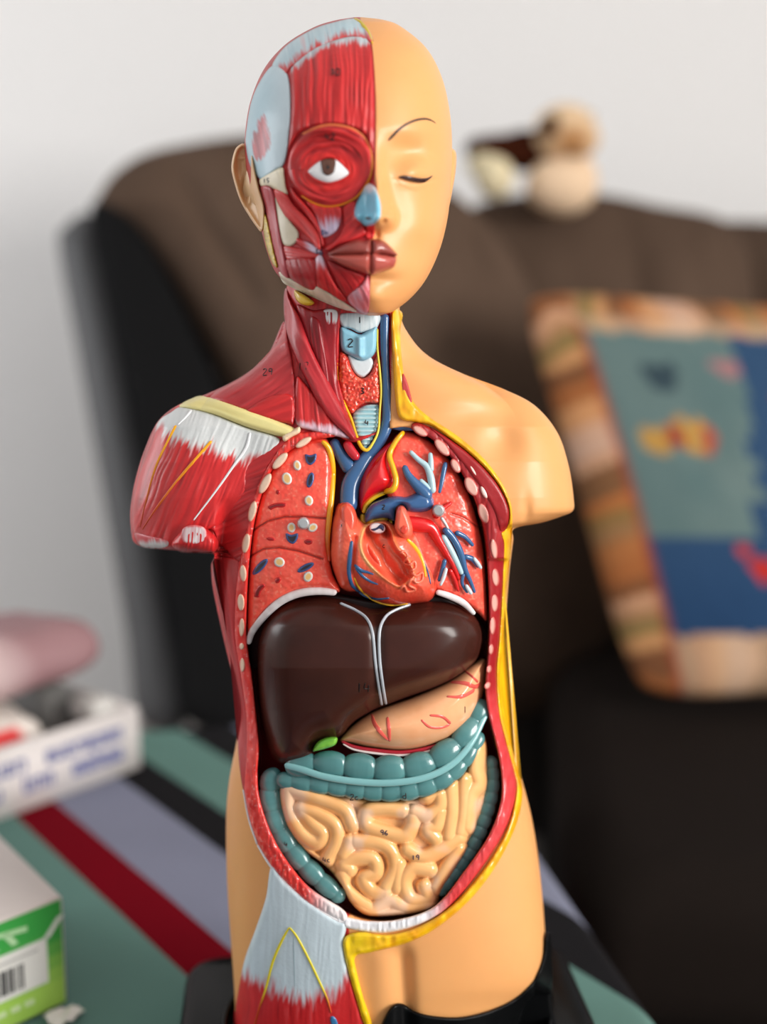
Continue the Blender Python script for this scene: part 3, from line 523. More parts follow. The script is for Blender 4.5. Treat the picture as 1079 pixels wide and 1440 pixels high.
patch('windpipe', [(496, 584), (504, 575), (516, 569), (532, 569), (534, 590), (530, 606), (522, 622), (512, 632), (505, 622), (498, 605)], NB(0), lambda u, v, e: bulge(e, 9, 3.0) + .5 * np.sin(v * 1.05), lambda u, v, e: mix(c(150, 196, 206), c(190, 222, 226), .5 + .5 * np.sin(v * 1.05)), M['paint'], shell, 5, 1.1, 'light blue ringed windpipe')
tubes('throat_edge', [[(475, 442, 2.8), (474, 480, 2.6), (473, 520, 2.2), (476, 548, 2.2), (486, 572, 2.2), (494, 590, 2.2), (501, 612, 2.2), (508, 628, 2.6), (516, 633, 2.4), (524, 624, 1.8), (532, 606, 1.6), (534, 580, 1.5), (536, 550, 1.5), (534, 520, 1.6), (531, 490, 1.3), (531, 462, 1.2)]], Bf, lambda u, v: mix(YEL, c(226, 206, 60), sstep(505, 525, u)), M['paint'], shell, off=-1.2, label='yellow edge of the throat')
tubes('neck_vein', [[(541, 441, 6.5), (541, 480, 6), (542, 520, 5.5), (544, 560, 6.5), (545, 592, 8), (537, 615, 8.5), (522, 636, 9), (508, 655, 12), (494, 680, 13), (491, 705, 13), (490, 722, 11)], [(545, 594, 6), (560, 600, 5.5), (576, 601, 5), (590, 602, 4)], [(468, 617, 7), (476, 634, 8), (486, 650, 10), (496, 664, 11)]], lambda u, v: Bf(u, v) - np.interp(v, [440, 580, 640, 720], [3, 2, 5, 4]), c(56, 96, 142), M['gloss'], shell, label='blue vein running from neck to heart', squash=.8)
tubes('neck_artery', [[(549.5, 441, 2.6), (550, 480, 2.8), (551, 520, 2.8), (554, 560, 3.2), (556, 586, 3.4), (572, 597, 3), (584, 603, 2)], [(486, 620, 6), (494, 634, 7), (504, 646, 6)]], Bf, c(196, 34, 48), M['gloss'], shell, off=-2.2, label='red artery', squash=.9, split=True)
# ================================================================ lungs
lungc = lambda s0: (lambda u, v, e: mix(mix(c(242, 62, 48), c(254, 108, 86), fbm(u * .09, v * .09, s0)), c(250, 160, 132), sstep(.72, .95, vn(u * .4, v * .4, s0 + 3)) * .5))
lt = lambda s0: (lambda u, v: .45 * (fbm(u * .25, v * .25, s0) - .5))
FIS = [[(356, 746), (376, 733), (400, 727), (430, 727), (458, 729)], [(349, 784), (370, 772), (392, 770), (420, 775), (454, 786)]]
def lungL_h(u, v, e): return bulge(e, 12, 7) - sum(1.7 * np.exp(-(pdist(u, v, f) / 1.5) ** 2) for f in FIS)
lc = lungc(2)
def lungL_c(u, v, e):
    k = lc(u, v, e)
    for f in FIS: k = mix(k, c(130, 30, 30), np.exp(-(pdist(u, v, f) / 1.2) ** 2) * .8)
    return k
lungL, LLs = patch('lung', [(452, 614), (464, 622), (468, 650), (467, 700), (465, 745), (464, 780), (468, 806), (478, 832), (450, 830), (420, 832), (396, 844), (374, 862), (356, 890), (348, 900), (347, 860), (350, 800), (355, 745), (366, 695), (384, 655), (408, 630), (430, 618)], S1(-7), lungL_h, lungL_c, M['wet'], torso, 18, 1.6, 'pitted red orange lung on the muscle side', tex=lt(5))
def cut(nm, pts_, surf, cl1, cl2, par, hh=.7, w=2.2, lab=None): patch(nm, pts_, surf, flat(hh, 2), lambda u, v, e: mix(cl1, cl2, sstep(w * .6, w * 1.4, e)), M['wet'], par, 2.5, 1.0, lab)
def el(cu, cv, a, b, ang=0, n=14):
    t = math.radians(ang); return [(cu + a * math.cos(2 * math.pi * k / n) * math.cos(t) - b * math.sin(2 * math.pi * k / n) * math.sin(t), cv + a * math.cos(2 * math.pi * k / n) * math.sin(t) + b * math.sin(2 * math.pi * k / n) * math.cos(t)) for k in range(n)]
for q in [(418, 654.5, 5.4, 7.4, -15), (403.5, 673, 7, 9, -18), (434.5, 704, 6, 7.4, -10), (410, 742, 6, 7.2, 0), (440, 742, 7.2, 6, -30), (393, 790.5, 7.6, 7, 20), (433.5, 811, 6.4, 7.6, 25)]:
    cut('bronchus_opening', el(*q), LLs, c(222, 226, 222), c(236, 190, 120), lungL, 1.0, 2.6, 'pale cut tube end')
for pts_ in [[(429, 639), (437, 640), (445, 638), (444, 648), (437, 654), (431, 650)], el(436.5, 675, 5, 11, 14), el(366, 797, 5, 15, 44), el(430, 798, 4.6, 13, 62), [(402, 750), (410, 752), (419, 750), (418, 759), (412, 765), (404, 760)]]:
    cut('vein_opening', pts_, LLs, c(52, 84, 140), c(40, 24, 34), lungL, .8, 2.4, 'blue cut tube end')
for pts_ in [[(377, 712), (390, 707), (402, 708), (400, 713), (388, 714), (381, 717)], el(391, 692, 3, 3.5), el(381, 758, 6, 2.6, 8), el(434, 762, 6, 4, 0), el(391, 816, 3.6, 5, 40), [(362, 826), (369, 821), (373, 824), (367, 832), (364, 840), (357, 838)]]:
    cut('artery_opening', pts_, LLs, c(190, 20, 26), c(120, 10, 14), lungL, .5, 2.0, 'dark red cut tube end')
def peg(u, v, surf, par):
    dd = float(surf(np.array([u * 1.0]), np.array([v * 1.0]))[0])
    patch('lung_peg', el(u, v, 9, 9, 0, 16), lambda a, b: dd + 1.0 + 0 * a, flat(3.2, 3), c(150, 152, 154), M['metal'], par, 5, 1.1, 'grey metal peg')
peg(427, 736, LLs, lungL)
tubes('lung_edge', [[(453, 620, 3.2), (463, 632, 4.2), (468, 660, 4.4), (466, 700, 4.4), (463, 730, 4.2), (461, 760, 3.4), (463, 790, 2.4)]], LLs, lambda u, v: mix(c(246, 176, 20), c(200, 60, 20), sstep(700, 790, v)), M['gloss'], lungL, off=1.6, label='yellow edge')
lungR, LRs = patch('lung', [(566, 606), (590, 612), (614, 628), (636, 652), (656, 688), (670, 728), (680, 775), (684, 830), (685, 872), (672, 862), (648, 846), (614, 832), (596, 815), (570, 760), (545, 700), (540, 655), (550, 622)], S1(-8), lambda u, v, e: bulge(e, 14, 6) - 1.2 * np.exp(-(pdist(u, v, [(634, 722), (652, 728), (672, 741)]) / 1.4) ** 2), lambda u, v, e: mix(lungc(8)(u, v, e), c(130, 40, 36), np.exp(-(pdist(u, v, [(634, 722), (652, 728), (672, 741)]) / 1.2) ** 2) * .7), M['wet'], torso, 18, 1.6, 'red orange lung on the skin side with branching tubes', tex=lt(9))
tubes('lung_edge', [[(568, 607, 3.4), (556, 622, 3.6), (548, 640, 4), (553, 658, 4), (557, 675, 4.2), (553, 688, 4.4), (540, 692, 4), (524, 701, 3.6), (514, 712, 3.4), (511, 722, 3)]], LRs, lambda u, v: mix(YEL, c(222, 190, 40), sstep(560, 515, u)), M['gloss'], lungR, off=3.2, label='yellow edge')
tubes('bronchus', [[(576, 634, 3.2), (588, 646, 3.8), (600, 656, 4.6), (606, 672, 5.4), (609, 694, 5)], [(605, 636, 3), (606, 650, 4), (606, 664, 4.6)], [(590, 674, 3), (598, 682, 4), (606, 690, 4.6)], [(622, 752, 4.5), (632, 770, 5), (642, 790, 4.6), (650, 808, 3.6)]], LRs, c(178, 208, 216), M['gloss'], lungR, off=2.0, label='pale blue branching tube')
tubes('pulmonary_vein', [[(568, 654, 4), (574, 668, 5.5), (584, 680, 7), (596, 692, 9), (606, 702, 8)], [(627, 650, 3.4), (624, 664, 3.6), (621, 680, 3), (618, 694, 2)], [(624, 742, 5.5), (638, 758, 5), (648, 778, 5), (654, 800, 4), (662, 818, 3), (668, 834, 2.4)], [(640, 748, 4), (654, 755, 3.4), (666, 768, 2.6)], [(652, 782, 4), (664, 786, 4), (674, 798, 3)], [(652, 806, 3), (650, 820, 2.6), (658, 834, 2.2)], [(626, 786, 3.4), (622, 802, 3.4), (617, 818, 2.6)]], LRs, c(58, 100, 146), M['gloss'], lungR, off=2.4, label='blue branching vessel')
tubes('pulmonary_artery_branch', [[(566, 735, 10), (590, 738, 11), (606, 742, 9), (616, 758, 7), (628, 778, 5), (638, 796, 4), (646, 816, 2.6)], [(610, 728, 6), (622, 716, 4), (636, 706, 2.2)], [(632, 800, 3.6), (640, 816, 3), (645, 832, 2.4)]], LRs, c(214, 26, 26), M['gloss'], lungR, off=1.4, label='bright red vessel')
tubes('cut_vessel', [[(666, 784, 2.4), (672, 792, 3), (677, 800, 2.6)], [(655, 822, 2.4), (660, 830, 3), (664, 836, 2.4)], [(628, 798, 2.6), (624, 812, 3), (619, 824, 2)]], LRs, c(206, 220, 226), M['gloss'], lungR, off=4.0, label='pale inner face', split=True)
peg(617, 718, lambda u, v: LRs(u, v) + 3, lungR)
tubes('peg_wire', [[(620, 727, 3), (626, 736, 2.6), (631, 745, 2)]], LRs, c(130, 150, 166), M['metal'], lungR, off=3.5)
# ================================================================ heart
def H5(p): return [(460 + x / 6.347, 690 + y / 6.347) for x, y in p]
HB = S1(-7)
OPN = cat(H5([(345, 330), (400, 290), (470, 285), (530, 300), (575, 360), (590, 440), (630, 520), (700, 590), (750, 680), (770, 760), (730, 800), (690, 830), (640, 850), (560, 810), (470, 740), (380, 650), (325, 560), (305, 470), (320, 390)]), True, 6)
def hh_(u, v, e):
    so = sdist(u, v, OPN)
    x, y = (u - 460) * 6.347, (v - 690) * 6.347
    h = bulge(e, 46, 17)
    h = h + 2.6 * g2(x, y, 110, 520, 90, 260) - 2.2 * np.exp(-(pdist(x, y, [(250, 420), (235, 560), (225, 700), (270, 860)]) / 22) ** 2)
    h = h - 7.5 * sstep(2, -9, so) + 1.1 * np.exp(-(so / 2.2) ** 2)
    return h + sstep(0, -4, so) * 1.6 * np.sin((x * .8 - y * .55) / 24 + 2.5 * vn(x / 90, y / 90, 4))
def hc_(u, v, e):
    so = sdist(u, v, OPN); x, y = (u - 460) * 6.347, (v - 690) * 6.347
    k = mix(c(226, 72, 48), c(246, 112, 80), fbm(u * .12, v * .12, 3))
    k = mix(k, c(214, 44, 36), sstep(700, 1000, y) * .6)
    ins = mix(c(216, 36, 30), c(246, 116, 84), vn((x * .8 - y * .55) / 40, (x * .5 + y * .8) / 160, 8)); ins = mix(ins, c(244, 136, 96), sstep(-2, -6, so) * .2)
    k = mix(k, ins, sstep(0, -2.5, so))
    left = sstep(520, 380, x)
    return mix(k, mix(c(238, 120, 70), c(246, 190, 120), left), np.exp(-((so - 1.6) / 2.4) ** 2) * .9)
heart, HS = patch('heart', H5([(60, 220), (90, 130), (150, 90), (210, 110), (250, 190), (300, 260), (345, 290), (420, 265), (500, 250), (560, 270), (610, 300), (720, 330), (800, 400), (850, 520), (900, 640), (960, 760), (985, 860), (960, 940), (900, 990), (800, 1005), (680, 1020), (560, 1020), (450, 990), (360, 930), (280, 900), (190, 900), (120, 860), (80, 780), (45, 680), (25, 560), (30, 420), (40, 300)]), HB, hh_, hc_, M['wet'], torso, 16, 1.3, 'orange red heart with a window cut into its front', tex=lambda u, v: .4 * fbm(u * .4, v * .4, 3))
HU = lambda u, v: HS(u, v)
patch('heart_auricle', H5([(110, 170), (150, 110), (200, 110), (250, 170), (270, 270), (250, 370), (210, 420), (160, 400), (125, 320)]), lambda u, v: HB(u, v) + 9, flat(5.5, 8), c(226, 84, 62), M['wet'], heart, 8, 1.2, 'orange lobe')
_, aur_ = patch('heart_auricle', H5([(625, 170), (655, 135), (695, 150), (735, 230), (765, 330), (755, 400), (700, 430), (640, 400), (605, 330), (612, 240)]), lambda u, v: HB(u, v) + 11, flat(5.5, 7), c(234, 104, 78), M['wet'], heart, 10, 1.2, 'orange lobe beside the blue artery')
patch('auricle_opening', H5([(660, 330), (690, 310), (715, 330), (710, 370), (685, 390), (655, 370)]), aur_, flat(.6, 2), c(214, 60, 40), M['wet'], heart, 2, 1.0, 'red')
tubes('heart_vein', [[(495, 760, 2.4), (492, 785, 3.2), (491, 805, 3.0), (495, 822, 2.6), (503, 830, 2.4), (514, 838, 2.2), (530, 842, 2.2), (548, 841, 1.2)], [(498, 794, 2.2), (508, 802, 2.6), (518, 805, 1.8), (526, 808, 1)], [(500, 798, 2), (510, 810, 2.2), (522, 818, 1.8), (532, 822, 1)], [(578, 760, 1.2), (588, 774, 1.6), (596, 790, 1.6), (602, 806, 1.6), (606, 822, 1)]], HU, c(42, 84, 128), M['gloss'], heart, off=.5, label='blue vein', squash=.6, split=True)
tubes('heart_fat', [[(572, 758, 2.4), (582, 768, 3.2), (590, 780, 3.2), (596, 796, 2.4), (599, 812, 1.6)], [(498, 812, 1.4), (504, 824, 1.6), (514, 836, 1.6), (530, 846, 1.6), (552, 851, 1.6), (574, 849, 1)], [(510, 722, 3.4), (511, 733, 3.4), (519, 735, 3), (532, 731, 2.8), (545, 731, 2.6), (552, 736, 2)]], HU, lambda u, v: mix(c(244, 186, 40), c(196, 180, 40), sstep(740, 725, v) * .8), M['gloss'], heart, off=.6, label='yellow fat line', squash=.7, split=True)
tubes('heart_muscle_fold', [[tuple(list(H5([p])[0]) + [1.9]) for p in [(650, 560), (690, 540), (720, 590), (690, 640), (740, 660), (780, 630), (790, 690), (750, 720), (800, 760), (850, 730), (850, 800), (800, 820), (760, 790), (730, 840), (790, 880), (720, 900), (690, 850), (650, 880)]]], HU, c(236, 112, 84), M['wet'], heart, off=.8, label='curled orange fold', squash=.9)
_, valve_ = patch('heart_valve', H5(el(450, 335, 72, 48, 8)), lambda u, v: HB(u, v) + 9.5, flat(1.6, 3), c(232, 214, 216), M['gloss'], heart, 4, 1.0, 'white valve flap')
patch('valve_opening', H5([(390, 345), (440, 330), (480, 300), (510, 320), (500, 360), (470, 340), (420, 360)]), valve_, flat(.5, 2), c(40, 46, 84), M['gloss'], heart, 2, .9, 'dark blue')
_, aorta_ = patch('aorta', [(505, 714), (503, 690), (510, 664), (526, 640), (546, 622), (556, 622), (549, 640), (553, 660), (557, 676), (548, 690), (528, 698), (514, 710), (510, 720)], S1(-8), flat(11, 24), lambda u, v, e: mix(c(206, 14, 24), c(150, 10, 18), sstep(520, 505, u)), M['gloss'], heart, 14, 1.3, 'bright red great artery')
_, pa_ = patch('pulmonary_trunk', [(513, 722), (522, 708), (540, 700), (556, 696), (572, 697), (590, 690), (606, 694), (612, 706), (606, 718), (590, 722), (574, 720), (566, 712), (558, 716), (556, 734), (545, 730), (528, 731), (514, 735)], S1(-6), flat(9, 12), c(54, 94, 142), M['gloss'], heart, 14, 1.3, 'blue great artery')
ink('1', 481, 739, 5, lambda u, v: HB(u, v) + 14.6, heart); ink('2', 540, 713, 6, pa_, heart); ink('c', 541, 767, 7, HS, heart)
# ================================================================ diaphragm, liver, stomach
tubes('diaphragm_edge', [[(349, 906, 4), (355, 888, 5), (372, 866, 5.5), (394, 846, 6), (418, 835, 6), (445, 831, 6), (474, 833, 5)], [(613, 832, 4), (632, 838, 5), (652, 848, 5), (668, 864, 3)]], S1(-2), lambda u, v: mix(c(214, 202, 202), c(232, 226, 226), vn(u * .2, v * .2, 3)), M['paint'], torso, label='white curved edge of the diaphragm', squash=.8, split=True)
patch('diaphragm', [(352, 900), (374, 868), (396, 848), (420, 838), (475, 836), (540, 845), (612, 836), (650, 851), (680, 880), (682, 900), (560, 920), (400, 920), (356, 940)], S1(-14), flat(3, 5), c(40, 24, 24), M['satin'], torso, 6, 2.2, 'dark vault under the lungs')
LVP = [(361, 930), (364, 898), (374, 872), (394, 853), (420, 842), (450, 838), (480, 842), (505, 850), (527, 855), (552, 851), (590, 846), (622, 845), (648, 852), (668, 866), (679, 886), (679, 906), (672, 926), (656, 943), (634, 957), (606, 969), (575, 980), (548, 990), (528, 998), (510, 1008), (496, 1018), (484, 1032), (470, 1040), (452, 1044), (443, 1052), (438, 1064), (424, 1073), (405, 1077), (390, 1072), (379, 1056), (371, 1030), (364, 990)]
LGL = [[(478, 848), (500, 858), (516, 870), (524, 890), (528, 930), (533, 965), (537, 992)], [(578, 850), (556, 858), (542, 868), (534, 888), (534, 925), (538, 960), (543, 991)]]
def liv_h(u, v, e):
    top = np.interp(v, [840, 880, 940, 1000, 1080], [16, 22, 25, 22, 15])
    return bulge(e, 46, 1) ** .9 * top - 2.0 * np.exp(-((u - 530) / 9) ** 2) * sstep(850, 880, v)
liver, LVs = patch('liver', LVP, S1(-13), liv_h, lambda u, v, e: mix(mix(LIV, c(66, 32, 24), fbm(u * .03, v * .03, 3)), c(88, 40, 34), sstep(5, .5, e) * .6), M['lacquer'], torso, 8, 1.9, 'large glossy dark brown liver')
tubes('liver_ligament', [[(a, b, 2.2) for a, b in L_] for L_ in LGL], LVs, lambda u, v: c(176, 182, 190), M['gloss'], liver, off=.6, label='pale grey double cord', squash=.7, split=True)
ink('14', 512, 967, 13, LVs, liver, w=.9, dark=(14, 8, 8))
patch('gall_bladder', [(440, 1056), (446, 1044), (458, 1037), (472, 1036), (475, 1040), (471, 1048), (458, 1053), (446, 1056)], S1(-2), flat(4, 5), lambda u, v, e: mix(c(98, 170, 52), c(130, 196, 70), vn(u * .2, v * .2, 2)), M['gloss'], torso, 8, 1.2, 'small light green gall bladder under the liver')
stom, STs = patch('stomach', [(478, 1040), (500, 1016), (530, 998), (580, 980), (630, 958), (664, 934), (682, 926), (684, 950), (678, 984), (664, 1012), (640, 1034), (606, 1049), (566, 1056), (524, 1052), (496, 1046)], S1(-16), lambda u, v, e: bulge(e, 40, 19), lambda u, v, e: mix(c(240, 168, 118), c(246, 184, 138), fbm(u * .05, v * .05, 5)), M['gloss'], torso, 8, 1.7, 'smooth peach coloured stomach under the liver')
tubes('stomach_vessel', [[(522, 1004, 1.6), (528, 1020, 2.2), (538, 1032, 2.4), (547, 1041, 1.6)], [(545, 1008, 1.4), (547, 1024, 2), (548, 1043, 1.4)], [(592, 1012, 1.2), (604, 1022, 1.4), (620, 1023, 1.6), (633, 1018, 1.8)], [(604, 1006, 1.2), (622, 1008, 1.6), (634, 1018, 1.8)], [(634, 960, 2), (654, 962, 3), (668, 966, 2.6), (676, 960, 2)], [(628, 980, 1.4), (648, 980, 2), (668, 970, 2.4)], [(654, 944, 1.4), (664, 952, 1.6), (672, 960, 2)]], STs, c(230, 96, 84), M['gloss'], stom, off=.0, label='pink red vessel', squash=.35, rad=lambda L, T_: 1.45 + 0 * L, split=True)
tubes('stomach_edge', [[(480, 1042, 2), (498, 1050, 2.6), (526, 1055, 3), (566, 1058, 3), (606, 1051, 3), (640, 1037, 3), (664, 1015, 2.6), (678, 990, 2)]], S1(-9), c(164, 20, 40), M['gloss'], stom, label='dark red cord', squash=.8)
tubes('stomach_edge', [[(482, 1046, 1), (498, 1054, 1.5), (526, 1059, 1.8), (566, 1062, 1.8), (606, 1055.5, 1.6), (640, 1041, 1.4), (662, 1022, 1)]], S1(-8.4), c(224, 208, 206), M['gloss'], stom, label='whitish cord', squash=.8)
ink('1', 655, 998, 10, STs, stom)
# ================================================================ bowels
pw = lambda q: [(320 + x / 2.452, 1020 + y / 2.452) for x, y in q]
GUTS = [pw(q) for q in [[(205, 222), (205, 290), (235, 350), (270, 390), (310, 405), (325, 375), (290, 340), (255, 300)], [(215, 222), (280, 245), (350, 268), (405, 295), (430, 345)], [(250, 290), (310, 308), (368, 345), (375, 400), (345, 462)], [(605, 295), (540, 288), (482, 300), (480, 345), (540, 370), (605, 380), (635, 350), (640, 318)], [(645, 300), (690, 310), (735, 280), (728, 230), (690, 245)], [(735, 300), (720, 350), (690, 360), (720, 392)], [(770, 195), (775, 290), (765, 385)], [(822, 190), (818, 300), (805, 370)], [(868, 70), (858, 150), (868, 200), (840, 240), (830, 310), (828, 350)], [(440, 400), (510, 405), (560, 430), (578, 490), (545, 560)], [(420, 500), (400, 480), (440, 460), (500, 462), (512, 510), (470, 530), (498, 572), (545, 578)], [(398, 520), (400, 560), (440, 600), (500, 640)], [(620, 430), (670, 455), (730, 432), (800, 390)], [(700, 500), (640, 495), (608, 540), (632, 600), (690, 600), (680, 555)], [(805, 430), (760, 490), (722, 560)], [(500, 640), (560, 605), (620, 632), (690, 622)], [(590, 480), (585, 560)], [(440, 630), (520, 655), (600, 655)], [(420, 400), (400, 450)], [(200, 400), (250, 440), (300, 470)], [(310, 500), (360, 560), (410, 610)]]]
GUTS = [cat(q, False, 6) for q in GUTS]
def gut_h(u, v, e):
    h = np.zeros_like(u)
    for q in GUTS: h = np.maximum(h, np.sqrt(np.clip(1 - (pdist(u, v, q) / 12.6) ** 2, 0, 1)))
    return bulge(e, 7, 4) + 5.0 * h
def gut_c(u, v, e):
    h = np.zeros_like(u)
    for q in GUTS: h = np.maximum(h, np.sqrt(np.clip(1 - (pdist(u, v, q) / 12.6) ** 2, 0, 1)))
    k = mix(c(238, 172, 104), c(246, 190, 128), fbm(u * .04, v * .04, 3))
    return mix(k, c(232, 194, 166), sstep(.55, .75, fbm(u * .022, v * .022, 12)) * .8)
GUTP = [(394, 1108), (412, 1102), (440, 1110), (490, 1120), (540, 1126), (592, 1120), (632, 1102), (656, 1078), (670, 1050), (682, 1036), (686, 1060), (686, 1100), (680, 1140), (664, 1180), (642, 1220), (622, 1250), (613, 1274), (590, 1283), (550, 1288), (515, 1287), (494, 1270), (480, 1244), (458, 1218), (430, 1196), (408, 1170), (397, 1140)]
gut, GTs = patch('small_intestine', GUTP, S1(-14), gut_h, gut_c, M['gloss'], torso, 7, 1.4, 'coiled peach coloured small bowel')
ink('96', 541, 1171, 7, GTs, gut, dark=(40, 44, 70)); ink('19', 585, 1206, 7, GTs, gut, dark=(40, 44, 80)); ink('4c', 460, 1209, 7, GTs, gut, dark=(50, 50, 60))
def haus(per, lo=.74): return lambda L, T_: lo + (1 - lo) * np.abs(np.sin(L / per * math.pi)) ** .55
cb = S1(-7)
tealc = lambda u, v: mix(c(62, 112, 114), c(88, 142, 142), fbm(u * .06, v * .06, 3))
colon = tubes('large_intestine', [[(402, 1082, 18), (440, 1074, 20), (490, 1078, 22), (545, 1083, 23), (596, 1076, 22), (632, 1056, 20), (660, 1026, 18), (682, 984, 14)]], cb, tealc, M['gloss'], torso, label='knobbly blue green large bowel', n=28, step=1.2, squash=.66, rad=haus(42, .62))
tubes('colon_lower_row', [[(388, 1096, 13), (420, 1100, 14), (460, 1104, 15), (500, 1110, 15), (545, 1113, 16), (590, 1108, 16), (628, 1092, 15), (656, 1066, 12), (678, 1030, 10)]], S1(-8), tealc, M['gloss'], colon, n=24, step=1.2, squash=.75, rad=haus(25, .8))
tubes('ascending_colon', [[(388, 1080, 15), (380, 1108, 18), (385, 1142, 18), (396, 1172, 18), (416, 1202, 17), (444, 1232, 16), (484, 1266, 13)]], S1(-9.5), tealc, M['gloss'], colon, n=26, step=1.2, squash=.8, rad=haus(30, .8))
tubes('descending_colon', [[(690, 1062, 10), (692, 1100, 12), (684, 1140, 13), (668, 1180, 13), (646, 1218, 12), (614, 1258, 11)]], S1(-12), tealc, M['gloss'], colon, n=22, step=1.2, squash=.9, rad=haus(17, .78))
tubes('colon_band', [[(400, 1076, 5), (424, 1082, 5.5), (456, 1092, 5.5), (500, 1099, 5.5), (548, 1101, 5.5), (596, 1094, 5.5), (634, 1076, 5.5), (662, 1046, 5), (684, 1004, 4)]], lambda u, v: cb(u, v) + 4.2, c(126, 180, 182), M['gloss'], colon, label='light blue green band', squash=.5)
ink('2c', 499, 1121, 8, lambda u, v: Bf(u, v) - 3.6, colon, off=.6); ink('d', 570, 1119, 8, lambda u, v: Bf(u, v) - 3.6, colon, off=.6); ink('4', 403, 1187, 7, lambda u, v: Bf(u, v) - 4.2, colon, off=.5)
# ================================================================ thigh
def thw(u, v): return np.interp(u, [326, 345, 380, 420, 460, 480, 492, 505], [1352, 1375, 1388, 1408, 1396, 1388, 1366, 1352]) - v
muscle('thigh_muscle', [(382, 1218), (402, 1240), (438, 1270), (474, 1293), (487, 1300), (484, 1325), (486, 1345), (492, 1370), (502, 1405), (514, 1446), (510, 1470), (335, 1470), (329, 1440), (334, 1400), (344, 1350), (360, 1305), (374, 1262)], 92, 2.8, Bf, shell, 7, 'white sheet over red thigh muscle', seed=51, per=3.6, lo=c(170, 22, 28), hi=c(214, 44, 46), white=thw, wcol=c(204, 220, 228), soft=14, streak=30, s=1.6, r=8, amp=.1, edge=.2)
tubes('thigh_stripe', [[(407, 1304, 1.3), (397, 1322, 2.0), (384, 1352, 2.1), (374, 1390, 1.8), (364, 1420, 1.5), (356, 1450, 1.5)], [(407, 1304, 1.3), (418, 1318, 1.8), (434, 1348, 1.9), (450, 1382, 1.8), (460, 1404, 1.5), (466, 1425, 1.2)]], lambda u, v: Bf(u, v) + 2.8, lambda u, v: mix(c(206, 190, 40), c(196, 70, 30), sstep(1385, 1420, v)), M['paint'], shell, off=.2, label='thin yellow forked line', squash=.7)
tubes('thigh_crease', [[(413, 1318, .8), (414, 1345, 1.2), (415, 1388, .8)]], lambda u, v: Bf(u, v) + 2.6, c(150, 170, 178), M['paint'], shell, off=.1, squash=.5)
patch('thigh_vein', el(470, 1438, 5, 10, -20), lambda u, v: Bf(u, v) + 2.6, flat(1, 3), c(60, 120, 170), M['gloss'], shell, 3, 1.1, 'blue')
ink('17', 427, 515, 10, scm_, shell); ink('29', 377, 523, 9, lambda u, v: Bf(u, v) + 2.3, shell); ink('1', 507, 450, 9, NB(4), shell); ink('2', 494, 482, 11, NB(5.4), shell, off=.4); ink('3', 511, 550, 9, NB(4.2), shell, off=.4); ink('4', 517, 594, 8, NB(3.4), shell, off=.3)
# ================================================================ base of the model
bz = .036
def rbox(cx_, cy_, w, d, r, n=8):
    pts = []
    for sx, sy, a0 in ((1, 1, 0), (-1, 1, 90), (-1, -1, 180), (1, -1, 270)):
        for k in range(n + 1):
            a = math.radians(a0 + 90 * k / n); pts.append((cx_ + sx * (w / 2 - r) + r * math.cos(a), cy_ + sy * (d / 2 - r) + r * math.sin(a)))
    return np.array(pts)
def rot2(P, a, o=(0, 0)):
    a = math.radians(a); P = np.asarray(P, float) - o; return np.stack([P[:, 0] * math.cos(a) - P[:, 1] * math.sin(a), P[:, 0] * math.sin(a) + P[:, 1] * math.cos(a)], 1) + o
def rings(name, loops, mat, parent, col, label=None, cap0=True, cap1=True, uv=None):
    n = len(loops[0]); X = np.concatenate(loops); F = []
    for i in range(len(loops) - 1):
        for j in range(n):
            k = (j + 1) % n; F.append((i * n + j, i * n + k, (i + 1) * n + k, (i + 1) * n + j))
    if cap0: F.append(list(range(n))[::-1])
    if cap1: F.append([(len(loops) - 1) * n + j for j in range(n)])
    return mesh(name, X, F, mat, parent, col, label, uv=uv)
def lift(P, z): return np.column_stack([P, np.full(len(P), z)])
BP = lambda ins: rot2(rbox(.003, -.006, .224 - 2 * ins, .178 - 2 * ins, max(.005, .022 - ins)), 5)
rings('base', [lift(BP(.002), .0014), lift(BP(0), .005), lift(BP(0), bz - .006), lift(BP(.0015), bz - .002), lift(BP(.005), bz)], M['plastic_black'], torso, c(8, 8, 9), 'glossy black base')
# cup rim that holds the hips (follows the body outline)
def cupring(grow, vv):
    l, r = float(bL(vv)), float(bR(vv)); out = []
    return l, r
cl_ = []
for ga, z in ((.007, .034), (.007, .042), (.0055, .0445), (.004, .043), (.004, .034)):
    a = np.linspace(0, 2 * math.pi, 90, endpoint=False)
    lp, rp = W(331, 1440, 0)[0], W(758, 1400, 0)[0]
    cx0 = (lp + rp) / 2; hx = (rp - lp) / 2 + ga; hy = .047 + ga
    dip = .006 * np.exp(-(((cx0 + hx * np.sin(a)) - W(585, 1420, 0)[0]) / .012) ** 2) * (np.cos(a) > 0)
    cl_.append(np.stack([cx0 + hx * np.sign(np.sin(a)) * np.abs(np.sin(a)) ** .85, -hy * np.sign(np.cos(a)) * np.abs(np.cos(a)) ** .85, z + dip * (z > .04)], 1))
rings('base_cup', cl_, M['plastic_black'], torso, c(12, 13, 14), 'raised black lip', cap0=False, cap1=False)
patch('base_lip', [(533, 1450), (544, 1425), (555, 1412.5), (567, 1411.5), (584, 1422), (610, 1428.5), (650, 1430), (692, 1420), (728, 1402), (751, 1378), (764, 1348), (768, 1316), (774, 1316), (777, 1360), (776, 1400), (770, 1470), (640, 1478), (530, 1470)], lambda u, v: Bf(np.minimum(u, 752), np.minimum(v, 1475)) * sstep(790, 745, u) + 1.0, flat(3.2, 5), c(12, 13, 14), M['plastic_black'], torso, 9, 1.8, 'glossy black lip holding the hips')
